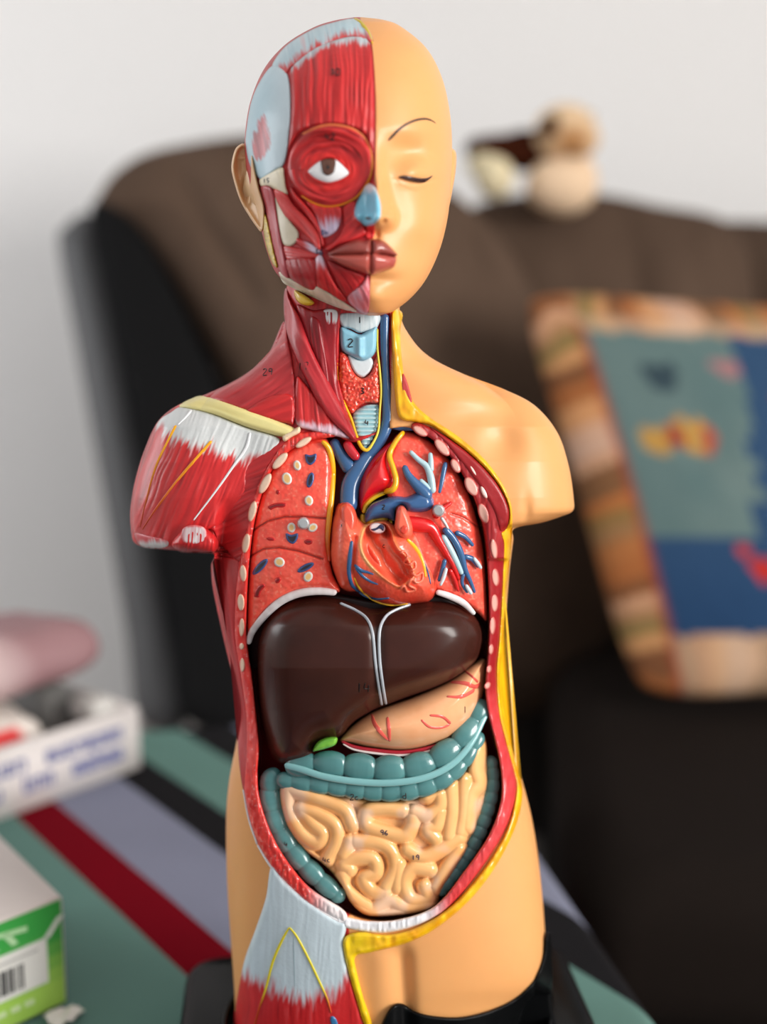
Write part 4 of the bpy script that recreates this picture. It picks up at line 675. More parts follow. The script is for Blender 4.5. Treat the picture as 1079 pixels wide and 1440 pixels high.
# ================================================================ table and cloth
TA = 10.8  # the table stands askew
ax = np.array([math.cos(math.radians(TA)), math.sin(math.radians(TA))]); ay = np.array([-ax[1], ax[0]])
def tl(x, y): return np.array([.118, .30]) + ax * x + ay * y     # local: x=0 on its right edge
TO = lambda ins: np.array([tl(x, y) for x, y in rbox(-.42, -.10, .84 - 2 * ins, .84 - 2 * ins, .10 - min(ins, .08), 10)])
FLZ = -.48
table = thing('side_table', 'low table under the striped cloth', 'table', (float(tl(-.42, -.1)[0]), float(tl(-.42, -.1)[1]), FLZ))
rings('table_top', [lift(TO(.008), -.026), lift(TO(.006), -.022), lift(TO(.006), -.006), lift(TO(.009), -.003)], M['satin'], table, c(92, 66, 44))
for sx in (-.78, -.06):
    for sy in (-.46, .26):
        Pq = np.array([tl(sx + a, sy + b) for a, b in rbox(0, 0, .045, .045, .006, 3)]); rings('leg', [lift(Pq, FLZ + .001), lift(Pq, -.026)], M['satin'], table, c(92, 66, 44))
base_o = TO(0); nO = resample(base_o, .006)
tn = np.roll(nO, -1, 0) - np.roll(nO, 1, 0); tn /= np.linalg.norm(tn, axis=1)[:, None]; nrm = np.stack([tn[:, 1], -tn[:, 0]], 1)
arc = np.arange(len(nO)) * .006
loops = []; uvs = []
ctr = nO.mean(0)
for f in (.05, .2, .4, .6, .75, .88, .96):
    Q = ctr + (nO - ctr) * f; loops.append(lift(Q, .0)); uvs.append(Q)
R_ = .012
for k in range(0, 7):
    a = math.pi / 2 * k / 6; Q = nO + nrm * (-R_ + R_ * math.sin(a)); z = -R_ + R_ * math.cos(a); loops.append(lift(Q, z)); uvs.append(nO + nrm * (-R_ + R_ * a))
for k in range(1, 13):
    h = .20 * k / 12; amp = .012 * k / 12
    Q = nO + nrm * (amp * (1.2 + np.sin(arc * 38) + .6 * np.sin(arc * 71 + 1)) + .012 * (k / 12) + .002)[:, None]
    loops.append(lift(Q, -R_ - h)); uvs.append(nO + nrm * (.007 + h))
for i, L_ in enumerate(loops[:7]):   # faint ripples on the top
    L_[:, 2] += .0004 * np.sin(L_[:, 0] * 40) * np.sin(L_[:, 1] * 31) * (1 if i < 5 else 0)
def clothm(nt, b, N, Lk):
    uv = N('ShaderNodeUVMap'); uv.uv_map = 'UV'
    dp = N('ShaderNodeVectorMath'); dp.operation = 'DOT_PRODUCT'; dp.inputs[1].default_value = (.804, .595, 0); Lk(uv.outputs['UV'], dp.inputs[0])
    mr = N('ShaderNodeMapRange'); mr.inputs['From Min'].default_value = -.6; mr.inputs['From Max'].default_value = .6; Lk(dp.outputs['Value'], mr.inputs['Value'])
    cr = N('ShaderNodeValToRGB'); cr.color_ramp.interpolation = 'CONSTANT'; Lk(mr.outputs['Result'], cr.inputs['Fac'])
    G, K, Lv, Rd = c(98, 132, 124), c(28, 27, 29), c(128, 131, 150), c(112, 1, 19)
    st = [(-.6, G), (-.46, Rd), (-.40, K), (-.33, Lv), (-.26, K), (-.20, Lv), (-.14, G), (-.035, Rd), (.003, Lv), (.068, K), (.106, G), (.165, K), (.214, Lv), (.29, K), (.33, G), (.40, Rd), (.46, Lv)]
    el_ = cr.color_ramp.elements
    el_[0].position = 0; el_[0].color = (*st[0][1], 1)
    el_[1].position = (st[1][0] + .6) / 1.2; el_[1].color = (*st[1][1], 1)
    for p, k in st[2:]:
        e = el_.new((p + .6) / 1.2); e.color = (*k, 1)
    n = N('ShaderNodeTexNoise'); n.inputs['Scale'].default_value = 9; tc = N('ShaderNodeTexCoord'); Lk(tc.outputs['Object'], n.inputs['Vector'])
    m2 = N('ShaderNodeMapRange'); m2.inputs['To Min'].default_value = .85; m2.inputs['To Max'].default_value = 1.12; Lk(n.outputs['Fac'], m2.inputs['Value'])
    vm = N('ShaderNodeVectorMath'); vm.operation = 'SCALE'; Lk(cr.outputs['Color'], vm.inputs[0]); Lk(m2.outputs['Result'], vm.inputs['Scale']); Lk(vm.outputs['Vector'], b.inputs['Base Color'])
    b.inputs['Roughness'].default_value = .92; b.inputs['Specular IOR Level'].default_value = .07
node_mat('striped_cloth', clothm)
clo = rings('tablecloth', loops[::-1], M['striped_cloth'], None, None, cap0=False, cap1=True, uv=np.concatenate(uvs[::-1]))
tag(clo, 'striped tablecloth in green, crimson, black and lavender grey hanging over the table edge', 'tablecloth')
# ================================================================ cartons on the table
def frame_box(o, e1, z0, z1): pass
def quadbox(name, corner, e1, e2, L1, L2, z0, z1, parent, mat, col, label=None, bev=.0015):
    P = [corner, corner + e1 * L1, corner + e1 * L1 + e2 * L2, corner + e2 * L2]; P = np.array(P)
    if np.cross(P[1] - P[0], P[2] - P[0]) < 0: P = P[::-1]
    ctr = P.mean(0); I = ctr + (P - ctr) * (1 - bev / max(.01, min(L1, L2)) * 2)
    return rings(name, [lift(I, z0), lift(P, z0 + bev), lift(P, z1 - bev), lift(I, z1)], mat, parent, col, label)
def face_strip(name, corner, e1, nrm_, pts, mat, parent, col, off=.0006, th=.0008, label=None):
    """flat printed shape on an upright face; pts in (along, up) metres"""
    P = cat(pts, True, 4) if len(pts) > 6 else np.array(pts, float)
    A = np.array([[*(corner + e1 * a + nrm_ * off), z] for a, z in P]); B_ = A - np.array([*(nrm_ * th), 0])
    ar = 0.5 * np.sum(P[:, 0] * np.roll(P[:, 1], -1) - np.roll(P[:, 0], -1) * P[:, 1])
    return A, B_
def prints(name, corner, e1, nrm_, shapes, mat, parent, col, label=None, off=.0006):
    V = []; F = []; o = 0
    for s_ in shapes:
        A, B_ = face_strip(name, corner, e1, nrm_, s_, mat, parent, col, off)
        n = len(A); V += [A, B_]; F.append([o + i for i in range(n)]); F.append([o + n + i for i in range(n)][::-1])
        for i in range(n):
            k = (i + 1) % n; F.append((o + i, o + n + i, o + n + k, o + k))
        o += 2 * n
    ob = mesh(name, np.concatenate(V), F, mat, parent, col, label, smooth=False)
    bm = bmesh.new(); bm.from_mesh(ob.data); bmesh.ops.recalc_face_normals(bm, faces=bm.faces); bm.to_mesh(ob.data); bm.free(); return ob
# green carton, front corner
gc = np.array([-.1905, .0805]); e1 = np.array([-.69, -.724]); e2 = np.array([-.60, .80]); gn = np.array([.724, -.69])
gbox = thing('small_carton', 'small green and white carton with a barcode label, beside the black base', 'box', (float(gc[0]) - .08, float(gc[1]) + .02, 0.001))
def gcol():
    P = []
    return P
quadbox('carton_body', gc, e1, e2, .115, .155, .001, .070, gbox, M['card'], c(214, 206, 202), 'whitish top')
seg = lambda a0, a1, z0, z1: [(a0, z0), (a1, z0), (a1, z1), (a0, z1)]
ng = 8
for k in range(ng):
    z0 = .0022 + .0655 * k / ng; z1 = .0022 + .0655 * (k + 1) / ng
    prints('green_print', gc, e1, gn, [seg(.0012, .1138, z0, z1)], M['card'], gbox, mix(c(176, 222, 96), c(62, 170, 74), sstep(.15, .75, (k + .5) / ng)), None, .0007)
prints('label_panel', gc, e1, gn, [[(.012, .020), (.1138, .020), (.1138, .048), (.012, .048)], [(.0, .058), (.004, .058), (.014, .0475), (.010, .0475)]], M['card'], gbox, c(238, 238, 232), 'white barcode label', .0013)
bars = []; x = .028
for w, g in ((.0012, .001), (.0006, .0012), (.0006, .0016), (.002, .0008), (.0012, .001), (.003, .0012), (.0008, .0008), (.0014, .0016), (.001, .0008), (.0024, .001), (.0008, .0012), (.0016, .001), (.003, .0012), (.001, .001), (.002, .001), (.0012, .001), (.0024, .0012), (.001, .001), (.002, .0012), (.0012, .001)):
    bars.append(seg(x, x + w, .0235, .0385)); x += w + g
prints('barcode', gc, e1, gn, bars, M['card'], gbox, c(70, 70, 70), 'grey black bars', .0018)
prints('printed_line', gc, e1, gn, [seg(.018, .07, .0425, .0437)], M['card'], gbox, c(190, 190, 186), None, .0018)
prints('printed_line', gc, e1, gn, [seg(.022 + k * .009, .028 + k * .009, .0105, .0135) for k in range(7)], M['card'], gbox, c(220, 240, 190), None, .0013)
prints('printed_mark', gc, e1, gn, [[(.030, .052), (.034, .0515), (.040, .060), (.036, .061)], [(.042, .052), (.046, .052), (.053, .061), (.049, .0615)], [(.024, .057), (.044, .0595), (.043, .062), (.024, .060)], [(.060, .052), (.064, .052), (.072, .0605), (.068, .061)]], M['card'], gbox, c(190, 232, 180), None, .0013)
# crumpled slip of paper
pl = []; gr = 12
sl = gc + e1 * .012 + np.array([.0115, -.009])
Pv = []; Pf = []
for sgn in (1, 0):
    for i in range(gr):
        for j in range(gr):
            x, y = (i / (gr - 1) - .5) * .02, (j / (gr - 1) - .5) * .014
            Pv.append((sl[0] + x * .7 - y * .7, sl[1] + x * .7 + y * .7, .0015 + .004 * vn(i * .5, j * .5, 3) + .0006 * sgn))
for i in range(gr - 1):
    for j in range(gr - 1):
        a = i * gr + j; q = (a, a + gr, a + gr + 1, a + 1); Pf.append(q); Pf.append(tuple(k + gr * gr for k in q[::-1]))
tag(mesh('paper_slip', Pv, Pf, M['card'], None, c(226, 222, 216)), 'crumpled white paper scrap at the foot of the green carton', 'paper')
# open white carton, further back
wc = np.array([-.218, .452]); f1 = np.array([-.64, -.768]); f2 = np.array([-.768, .64]); wn = np.array([.768, -.64])
WL, WD, WH = .26, .17, .060
wbox = thing('open_carton', 'open white carton with blue lettering, full of packets, at the wall side of the table', 'box', (float((wc + f1 * WL / 2 + f2 * WD / 2)[0]), float((wc + f1 * WL / 2 + f2 * WD / 2)[1]), .001))
cw = c(214, 208, 206)
quadbox('carton_floor', wc + f1 * .003 + f2 * .003, f1, f2, WL - .006, WD - .006, .001, .005, wbox, M['card'], cw)
quadbox('carton_side', wc, f1, f2, WL, .004, .001, WH, wbox, M['card'], cw, 'white front with blue lettering')
quadbox('carton_side', wc + f2 * (WD - .004), f1, f2, WL, .004, .001, WH, wbox, M['card'], cw)
quadbox('carton_side', wc + f2 * .004, f1, f2, .004, WD - .008, .001, WH, wbox, M['card'], cw)
quadbox('carton_side', wc + f1 * (WL - .004) + f2 * .004, f1, f2, .004, WD - .008, .001, WH, wbox, M['card'], cw)
def letters(x0, x1, z0, z1, seed):
    r = random.Random(seed); out = []; x = x0
    while x < x1:
        w = r.uniform(.007, .010); t = .0024; k = r.choice('nouea')
        out.append(seg(x, x + t, z0, z1)); 
        if k != 'u': out.append(seg(x + t, x + w - t, z1 - t, z1))
        if k != 'n': out.append(seg(x + t, x + w - t, z0, z0 + t))
        out.append(seg(x + w - t, x + w, z0, z1 if r.random() < .8 else z1 + .005))
        if k in 'ea': out.append(seg(x + t, x + w - t, (z0 + z1) / 2 - t / 2, (z0 + z1) / 2 + t / 2))
        x += w + .0022
    return out
prints('lettering', wc, f1, wn, letters(.020, .098, .035, .046, 1) + letters(.118, .165, .035, .046, 2) + letters(.020, .074, .016, .027, 3) + letters(.092, .122, .016, .027, 4) + letters(.142, .18, .016, .027, 5), M['card'], wbox, c(56, 72, 140), 'blue lettering')
# packets in the carton: pillow shaped pouches
def pouch(name, ctr, a, b, hz, ang, colf, lab, cat_, seed, tilt=0):
    n, m_ = 30, 40; V = []; Cq = []
    for i in range(n + 1):
        ph = -math.pi / 2 + math.pi * i / n
        for j in range(m_):
            t = 2 * math.pi * j / m_
            sx = math.copysign(abs(math.cos(t)) ** .6, math.cos(t)); sy = math.copysign(abs(math.sin(t)) ** .6, math.sin(t)); cp = max(math.cos(ph), 1e-4) ** .5
            x, y, z = a * sx * cp, b * sy * cp, hz * math.sin(ph)
            w = 1 + .16 * (float(vn(x * 40 + 5, y * 40 + z * 30, seed)) - .5); V.append((x * w, y * w, z * w)); Cq.append(colf(x / a, y / b, z / hz))
    F = [];
    for i in range(n):
        for j in range(m_):
            k = (j + 1) % m_; F.append((i * m_ + j, i * m_ + k, (i + 1) * m_ + k, (i + 1) * m_ + j))
    V = np.array(V); t = math.radians(ang); tt = math.radians(tilt)
    V = np.column_stack([V[:, 0], V[:, 1] * math.cos(tt) - V[:, 2] * math.sin(tt), V[:, 1] * math.sin(tt) + V[:, 2] * math.cos(tt)])
    V = np.column_stack([V[:, 0] * math.cos(t) - V[:, 1] * math.sin(t), V[:, 0] * math.sin(t) + V[:, 1] * math.cos(t), V[:, 2]]) + np.array(ctr)
    return tag(mesh(name, V, F, M['card'], None, np.array(Cq)), lab, cat_, 'packets in the white carton')
bx = lambda a, b, z: (*(wc + f1 * a + f2 * b), z)
GA = math.degrees(math.atan2(f1[1], f1[0]))
pouch('snack_packet', bx(.137, .062, .041), .07, .046, .031, GA, lambda x, y, z: mix(c(226, 218, 210), c(206, 30, 34), float(z < .78 and x > -.5) * .95), 'cream packet with a red lower band, at the front of the carton', 'packet', 1)
pouch('snack_packet', bx(.115, .092, .107), .12, .06, .029, GA, lambda x, y, z: mix(c(186, 162, 162), c(142, 104, 108), float(x < -.1) * .9), 'dusty pink packet lying on top of the pile', 'packet', 2)
pouch('snack_packet', bx(.031, .105, .040), .021, .042, .030, GA, lambda x, y, z: c(120, 120, 118), 'grey packet in the far corner of the carton', 'packet', 3)
pouch('snack_packet', bx(.20, .10, .148), .05, .03, .010, GA, lambda x, y, z: c(176, 150, 150), 'flat mauve packet lying on the pink one', 'packet', 4)
pouch('foil_wrapper', bx(.026, .03, .058), .016, .02, .012, GA, lambda x, y, z: c(196, 194, 190), 'small pale wrapper at the right corner of the carton', 'wrapper', 5)
# ================================================================ sofa
sofa = thing('recliner_sofa', 'dark brown plush recliner sofa with black side panels, against the white wall', 'sofa', (.35, 1.3, FLZ))
sofac = lambda s0: (lambda u, v, e: mix(c(76, 61, 51), c(96, 78, 66), fbm(u * .012, v * .006, s0)))
SB = lambda dd, sl_=0.0, k=0.0: (lambda u, v: -dd + (np.asarray(v, float) - 500) * sl_ + (np.asarray(u, float) - 500) * k)
def fold(lines, w, dpt): return lambda u, v: -sum(dpt * np.exp(-(pdist(u, v, q) / w) ** 2) for q in lines)
patch('back_cushion', [(136, 300), (142, 270), (165, 240), (205, 216), (260, 203), (330, 192), (400, 189), (480, 205), (560, 232), (630, 266), (690, 320), (740, 390), (780, 470), (815, 560), (845, 660), (862, 760), (862, 860), (840, 930), (800, 985), (700, 1010), (500, 1020), (390, 1010), (350, 800), (330, 600), (262, 450), (196, 350)], SB(1180, .16, -.05), lambda u, v, e: bulge(e, 150, 110), sofac(3), M['plush'], sofa, 170, 9, 'tall brown cushion', tex=fold([[(250, 240), (300, 330), (360, 420)], [(330, 215), (360, 300), (400, 400)], [(660, 330), (720, 430), (770, 560)], [(640, 300), (690, 420), (740, 600)]], 16, 14))
patch('back_cushion', [(640, 330), (668, 290), (720, 276), (790, 270), (860, 275), (930, 290), (990, 300), (1024, 314), (1050, 346), (1064, 410), (1074, 520), (1084, 700), (1090, 900), (1060, 960), (900, 980), (760, 980), (680, 800), (640, 500)], SB(1330, .16, -.05), lambda u, v, e: bulge(e, 130, 100), sofac(9), M['plush'], sofa, 150, 9, 'wide brown cushion', tex=fold([[(880, 300), (900, 420), (910, 560)], [(960, 310), (990, 420), (1000, 560)]], 20, 10))
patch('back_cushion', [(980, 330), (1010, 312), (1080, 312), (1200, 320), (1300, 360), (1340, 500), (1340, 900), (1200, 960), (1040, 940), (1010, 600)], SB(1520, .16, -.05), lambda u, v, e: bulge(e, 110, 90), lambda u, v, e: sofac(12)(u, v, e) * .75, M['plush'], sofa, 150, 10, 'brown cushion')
# side wing: dark panel with grey outer strip
patch('side_panel', [(128, 302), (140, 285), (170, 290), (200, 320), (262, 440), (332, 600), (380, 760), (400, 1012), (262, 1012), (240, 860), (200, 640), (160, 440)], SB(1120, .30, -.1), flat(22, 40), c(20, 20, 21), M['matte'], sofa, 160, 8, 'black side panel')
patch('side_edge', [(82, 345), (92, 318), (118, 300), (140, 320), (170, 450), (206, 640), (244, 860), (266, 1012), (196, 1012), (176, 880), (142, 680), (108, 490)], SB(1110, .30, .2), flat(26, 40), c(74, 74, 76), M['satin'], sofa, 150, 8, 'charcoal grey padded edge')
def rounded(name, x0, x1, y0, y1, z0, z1, r, mat, parent, col, label=None, ang=0):
    cxx, cyy = (x0 + x1) / 2, (y0 + y1) / 2; L_ = []
    for k in range(7):
        a = math.pi / 2 * k / 6; L_.append(lift(rot2(rbox(cxx, cyy, x1 - x0 - 2 * r * (1 - math.sin(a)), y1 - y0 - 2 * r * (1 - math.sin(a)), r), ang, (cxx, cyy)), z0 + r * (1 - math.cos(a))))
    for k in range(7):
        a = math.pi / 2 * k / 6; L_.append(lift(rot2(rbox(cxx, cyy, x1 - x0 - 2 * r * (1 - math.cos(a)), y1 - y0 - 2 * r * (1 - math.cos(a)), r), ang, (cxx, cyy)), z1 - r * (1 - math.sin(a))))
    return rings(name, L_, mat, parent, col, label)
rounded('seat_cushion', .20, 1.35, .34, 1.15, -.24, -.075, .06, M['matte'], sofa, c(26, 20, 17), 'brown seat with its shade put into the colour', -6)  # same brown fabric as the back, its deep shade put into the base colour
rounded('sofa_base', .22, 1.35, .40, 1.45, FLZ + .002, -.21, .03, M['matte'], sofa, c(18, 15, 14), 'dark base', -6)
rounded('back_frame', -.30, 1.5, 1.30, 1.62, FLZ + .002, .30, .06, M['satin'], sofa, c(40, 34, 30), 'dark back', -4)
# ---- patchwork cushion leaning on it
def quad(s_, t_, A, B_, C_, D_): return ((1 - t_)[..., None] * ((1 - s_)[..., None] * A + s_[..., None] * B_) + t_[..., None] * ((1 - s_)[..., None] * C_ + s_[..., None] * D_))
qTL, qTR, qBL, qBR = W(718, 398, -960), W(1225, 432, -1030), W(890, 992, -790), W(1370, 985, -850)
n_ = 130
ss, tt_ = np.meshgrid(np.linspace(0, 1, n_), np.linspace(0, 1, n_))
P0 = quad(ss, tt_, qTL, qTR, qBL, qBR)
nv = np.cross(qTR - qTL, qBL - qTL); nv /= np.linalg.norm(nv); nv = nv if nv[1] < 0 else -nv
ed = np.minimum(np.minimum(ss, 1 - ss), np.minimum(tt_, 1 - tt_))
puff = .062 * (np.clip(16 * ss * (1 - ss) * tt_ * (1 - tt_), 0, 1)) ** .42 + .006 * (fbm(ss * 9, tt_ * 9, 3) - .5) * sstep(0, .1, ed)
inx = np.where(np.minimum(tt_, 1 - tt_) < .5, .035 * (4 * tt_ * (1 - tt_)), 0)
cenP = (qTL + qTR + qBL + qBR) / 4
P0 = cenP + (P0 - cenP) * (1 - .05 * (4 * np.minimum(ss, 1 - ss) * 0 + 4 * tt_ * (1 - tt_) * (1 - 4 * ss * (1 - ss)) + 4 * ss * (1 - ss) * (1 - 4 * tt_ * (1 - tt_))))[..., None]
P0 = cenP + (P0 - cenP) * (1 - .09 * (np.abs(2 * ss - 1) * np.abs(2 * tt_ - 1))[..., None] ** 5)
bw = .118
jit = .012 * (vn(ss * 30, tt_ * 30, 5) - .5)
inner = (ss > bw + jit * .3) & (ss < 1 - bw) & (tt_ > .125 + jit) & (tt_ < .86 + jit)
pal = [c(158, 96, 54), c(186, 140, 108), c(122, 104, 62), c(112, 72, 46), c(190, 136, 92), c(190, 154, 132), c(118, 82, 54), c(170, 104, 58), c(146, 108, 72)]
def border(x, y, s0):
    w = x * 13 + .8 * (vn(x * 8, y * 14, s0) - .5) + y * 1.6; k = np.floor(w).astype(int); f = w - k
    P_ = np.array(pal); a = P_[k % len(pal)]; b_ = P_[(k * 5 + 3) % len(pal)]
    return mix(a, b_, sstep(.45, .55, f) * .8)
cc_ = np.where((np.minimum(tt_, 1 - tt_) < .14)[..., None] & ((ss > bw)[..., None]), mix(border(ss, tt_, 4), c(196, 168, 140), sstep(.06, .10, tt_) * .5), border(tt_, ss, 2))
tealP, navy = c(98, 116, 114), c(44, 70, 100)
stp = .155 + np.select([tt_ < .30, tt_ < .40, tt_ < .55, tt_ < .72], [.335, .32, .30, .25], 0) + .02 * (vn(tt_ * 24, ss * 3, 8) > .5)
ic = np.where((ss < stp)[..., None] & (tt_ < .635)[..., None], mix(tealP, c(84, 106, 106), vn(ss * 10, tt_ * 10, 3)), mix(navy, c(34, 62, 96), sstep(.5, .85, tt_)))
def blot(cu, cv, ru, rv, col, ic, thr=.35): return mix(ic, col, sstep(thr + .12, thr - .02, ((ss - cu) / ru) ** 2 + ((tt_ - cv) / rv) ** 2 - .9 * (vn(ss * 40, tt_ * 40, 6) - .5)))
ic = blot(.29, .235, .07, .06, c(50, 66, 74), ic); ic = blot(.46, .22, .08, .03, c(150, 106, 108), ic)
ic = blot(.23, .40, .075, .055, c(170, 130, 66), ic); ic = blot(.32, .385, .07, .06, c(184, 136, 58), ic); ic = blot(.275, .40, .03, .05, c(140, 50, 44), ic); ic = blot(.36, .40, .025, .05, c(170, 70, 44), ic)
ic = blot(.42, .70, .06, .05, c(176, 44, 36), ic); ic = blot(.37, .66, .04, .035, c(176, 54, 44), ic); ic = blot(.62, .3, .05, .05, c(150, 50, 50), ic); ic = blot(.7, .55, .07, .06, c(190, 130, 60), ic)
cc_ = np.where(inner[..., None], ic, cc_)
eb = np.exp(-((ss - bw) / .012) ** 2) * (tt_ > .1); cc_ = mix(cc_, c(136, 54, 40), eb * .8)
Fv = (P0 + nv * puff[..., None]).reshape(-1, 3); Bv = (P0 - nv * (puff * .8 + .001)[..., None]).reshape(-1, 3)
F = []
for i in range(n_ - 1):
    for j in range(n_ - 1):
        a = i * n_ + j; q = (a, a + n_, a + n_ + 1, a + 1); F.append(q); F.append(tuple(k + n_ * n_ for k in q[::-1]))
bo = [j for j in range(n_)] + [i * n_ + n_ - 1 for i in range(1, n_)] + [(n_ - 1) * n_ + j for j in range(n_ - 2, -1, -1)] + [i * n_ for i in range(n_ - 2, 0, -1)]
for a, b_ in zip(bo, bo[1:] + bo[:1]): F.append((a, b_, b_ + n_ * n_, a + n_ * n_))
pil = mesh('throw_pillow', np.vstack([Fv, Bv]), F, M['cloth'], None, np.vstack([cc_.reshape(-1, 3), np.broadcast_to(c(120, 80, 56), (n_ * n_, 3))]))
tag(pil, 'woven throw pillow with blue and teal centre and orange brown patchwork border', 'pillow')
# ---- soft toy on top of the back
def blob(name, spheres, parent, colf, label=None, vox=.008):
    bm = bmesh.new()
    for (cx1, cy1, cz1), (rx, ry, rz) in spheres:
        r = bmesh.ops.create_uvsphere(bm, u_segments=24, v_segments=16, radius=1)
        for vv in r['verts']: vv.co = Vector((cx1 + vv.co.x * rx, cy1 + vv.co.y * ry, cz1 + vv.co.z * rz))
    me = bpy.data.meshes.new('tmp'); bm.to_mesh(me); bm.free(); ob = bpy.data.objects.new('tmp', me); COL.objects.link(ob)
    md = ob.modifiers.new('r', 'REMESH'); md.mode = 'VOXEL'; md.voxel_size = vox
    sm = ob.modifiers.new('s', 'SMOOTH'); sm.iterations = 6; sm.factor = .6
    ev = ob.evaluated_get(bpy.context.evaluated_depsgraph_get()); m2 = bpy.data.meshes.new_from_object(ev)
    V = np.array([tuple(q.co) for q in m2.vertices]); F = [tuple(p.vertices) for p in m2.polygons]
    bpy.data.objects.remove(ob); bpy.data.meshes.remove(me); bpy.data.meshes.remove(m2)
    return mesh(name, V, F, M['plush'], parent, colf(V), label)
def PW(u, v, d): return tuple(W(u, v, d))
TD = -1290
tb = PW(760, 290, TD)
toy = thing('plush_toy', 'dark brown, tan and cream soft toy animal lying along the sofa top', 'soft toy', tb)
k_ = 1.88 / 1738   # metres per pixel out there
E_ = lambda u, v, a, b, dd=TD, cdep=None: (PW(u, v, dd), (a * k_, (cdep or min(a, b)) * k_, b * k_))
blob('toy_body', [E_(700, 210, 44, 22), E_(740, 212, 40, 30), E_(668, 210, 16, 18)], toy, lambda V: np.broadcast_to(c(58, 26, 14), V.shape), 'dark brown')
blob('toy_head', [E_(795, 186, 44, 38, TD + 30), E_(818, 196, 26, 26, TD + 50)], toy, lambda V: mix(c(222, 192, 156), c(176, 118, 62), np.exp(-((V[:, 0] - PW(796, 205, TD)[0]) / (24 * k_)) ** 2 - ((V[:, 2] - PW(796, 205, TD)[2]) / (18 * k_)) ** 2)), 'tan and cream')
blob('toy_muzzle', [E_(790, 262, 50, 40, TD + 40), E_(815, 250, 26, 30, TD + 40)], toy, lambda V: np.broadcast_to(c(230, 200, 168), V.shape), 'cream')
blob('toy_leg', [E_(696, 250, 28, 30, TD + 40), E_(680, 232, 26, 18, TD + 20)], toy, lambda V: np.broadcast_to(c(226, 212, 176), V.shape), 'cream')
blob('toy_ear', [E_(776, 176, 16, 17, TD + 65, 8), E_(762, 186, 14, 12, TD + 60, 8)], toy, lambda V: np.broadcast_to(c(62, 34, 18), V.shape), 'dark brown')
blob('toy_ear', [E_(834, 158, 8, 9, TD + 30, 6), E_(828, 168, 8, 8, TD + 30, 6)], toy, lambda V: np.broadcast_to(c(150, 130, 108), V.shape), 'greyish')
blob('toy_nose', [E_(806, 216, 14, 5, TD + 90, 5)], toy, lambda V: np.broadcast_to(c(70, 50, 36), V.shape), 'dark', .004)
# ================================================================ room
def plane(name, P, mat, th=None):
    P = np.array(P, float); o = mesh(name, P, [(0, 1, 2, 3)], mat, None, None, smooth=False); o['kind'] = 'structure'; return o
def slab(name, lo, hi, mat):
    x0, y0, z0 = lo; x1, y1, z1 = hi
    V = [(x0, y0, z0), (x1, y0, z0), (x1, y1, z0), (x0, y1, z0), (x0, y0, z1), (x1, y0, z1), (x1, y1, z1), (x0, y1, z1)]
    o = mesh(name, V, [(3, 2, 1, 0), (4, 5, 6, 7), (0, 1, 5, 4), (1, 2, 6, 5), (2, 3, 7, 6), (3, 0, 4, 7)], mat, None, None, smooth=False); o['kind'] = 'structure'; return o
slab('floor', (-2.6, -2.6, FLZ - .05), (2.8, 2.0, FLZ), M['carpet'])
slab('wall_back', (-2.6, 1.9, FLZ), (2.8, 2.0, 2.0), M['wall_paint'])
slab('ceiling', (-2.6, -2.6, 2.0), (2.8, 2.0, 2.05), M['wall_paint'])
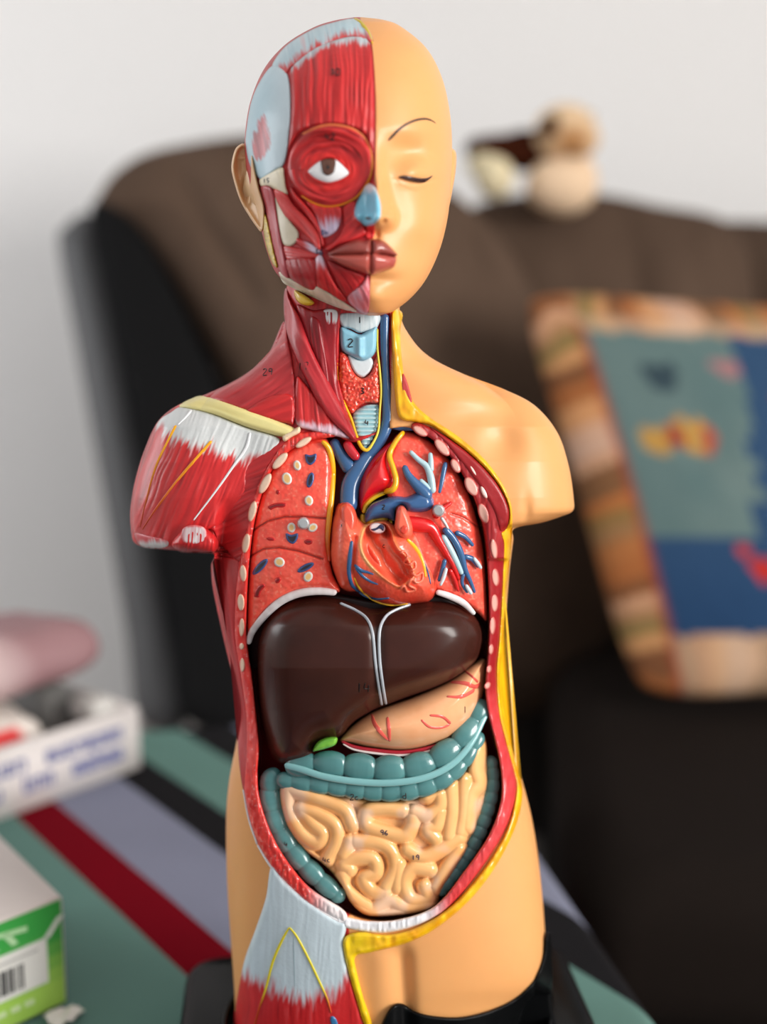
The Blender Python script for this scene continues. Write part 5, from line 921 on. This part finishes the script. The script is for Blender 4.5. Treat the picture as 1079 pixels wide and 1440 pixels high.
# side walls with a window opening each
def wallwin(name, x, t, y0, y1, z0, z1, num):
    bm = bmesh.new(); parts = [((x, -2.6, FLZ), (x + t, y0, 2.0)), ((x, y1, FLZ), (x + t, 1.9, 2.0)), ((x, y0, FLZ), (x + t, y1, z0)), ((x, y0, z1), (x + t, y1, 2.0))]
    V = []; F = []
    for lo, hi in parts:
        o = len(V); a, b_ = lo, hi
        V += [(a[0], a[1], a[2]), (b_[0], a[1], a[2]), (b_[0], b_[1], a[2]), (a[0], b_[1], a[2]), (a[0], a[1], b_[2]), (b_[0], a[1], b_[2]), (b_[0], b_[1], b_[2]), (a[0], b_[1], b_[2])]
        F += [tuple(o + k for k in q) for q in ((3, 2, 1, 0), (4, 5, 6, 7), (0, 1, 5, 4), (1, 2, 6, 5), (2, 3, 7, 6), (3, 0, 4, 7))]
    w = mesh(name, V, F, M['wall_paint'], None, None, smooth=False); w['kind'] = 'structure'
    ym = (y0 + y1) / 2; V = []; F = []; fw = .03
    for lo, hi in [((x + .02, y0, z0), (x + .07, y0 + fw, z1)), ((x + .02, y1 - fw, z0), (x + .07, y1, z1)), ((x + .02, ym - fw / 2, z0), (x + .07, ym + fw / 2, z1)), ((x + .02, y0, z0), (x + .07, y1, z0 + fw)), ((x + .02, y0, z1 - fw), (x + .07, y1, z1))]:
        o = len(V); a, b_ = lo, hi
        V += [(a[0], a[1], a[2]), (b_[0], a[1], a[2]), (b_[0], b_[1], a[2]), (a[0], b_[1], a[2]), (a[0], a[1], b_[2]), (b_[0], a[1], b_[2]), (b_[0], b_[1], b_[2]), (a[0], b_[1], b_[2])]
        F += [tuple(o + k for k in q) for q in ((3, 2, 1, 0), (4, 5, 6, 7), (0, 1, 5, 4), (1, 2, 6, 5), (2, 3, 7, 6), (3, 0, 4, 7))]
    f = mesh('window_%d' % num, V, F, M['card'], None, c(230, 230, 230), smooth=False); f['kind'] = 'structure'
wallwin('wall_right', 2.7, .1, -2.3, -.9, .2, 1.7, 1)
wallwin('wall_left', -2.6, .1, .15, 1.35, .2, 1.6, 2)
def sky_light(nm, loc, tgt, sx, sy, pw_, colr):
    L_ = bpy.data.lights.new(nm, 'AREA'); L_.shape = 'RECTANGLE'; L_.size = sx; L_.size_y = sy; L_.energy = pw_; L_.color = colr
    o = bpy.data.objects.new(nm, L_); COL.objects.link(o); o.location = loc; o.rotation_euler = (Vector(tgt) - Vector(loc)).to_track_quat('-Z', 'Y').to_euler()
sky_light('window_daylight', (2.68, -1.6, .95), (0, -.4, .45), 1.3, 1.4, PW_R, (1.0, .965, .92))
sky_light('window_daylight', (-2.48, .75, .85), (0, .75, .5), 1.1, 1.3, PW_L, (.96, .98, 1.0))
wd = bpy.data.worlds.new('World'); sc.world = wd; wd.use_nodes = True
wd.node_tree.nodes['Background'].inputs[0].default_value = (.93, .96, 1, 1); wd.node_tree.nodes['Background'].inputs[1].default_value = PW_W
# ================================================================ camera
cam = bpy.data.cameras.new('camera'); co = bpy.data.objects.new('camera', cam); COL.objects.link(co); sc.camera = co
co.location = (0, CAMY, CAMZ); co.rotation_euler = (math.pi / 2 - PITCH, 0, 0)
cam.sensor_fit = 'VERTICAL'; cam.sensor_height = 24; cam.lens = 24 * FPX / 1440; cam.clip_start = .02
cam.dof.use_dof = True; cam.dof.focus_distance = .575; cam.dof.aperture_fstop = cam.lens / 15.5
vs_ = sc.view_settings; vs_.view_transform = 'Standard'; vs_.look = 'None'; vs_.gamma = 1; vs_.exposure = EXPO; vs_.use_curve_mapping = False
sc.cycles.use_denoising = True; sc.cycles.max_bounces = 8
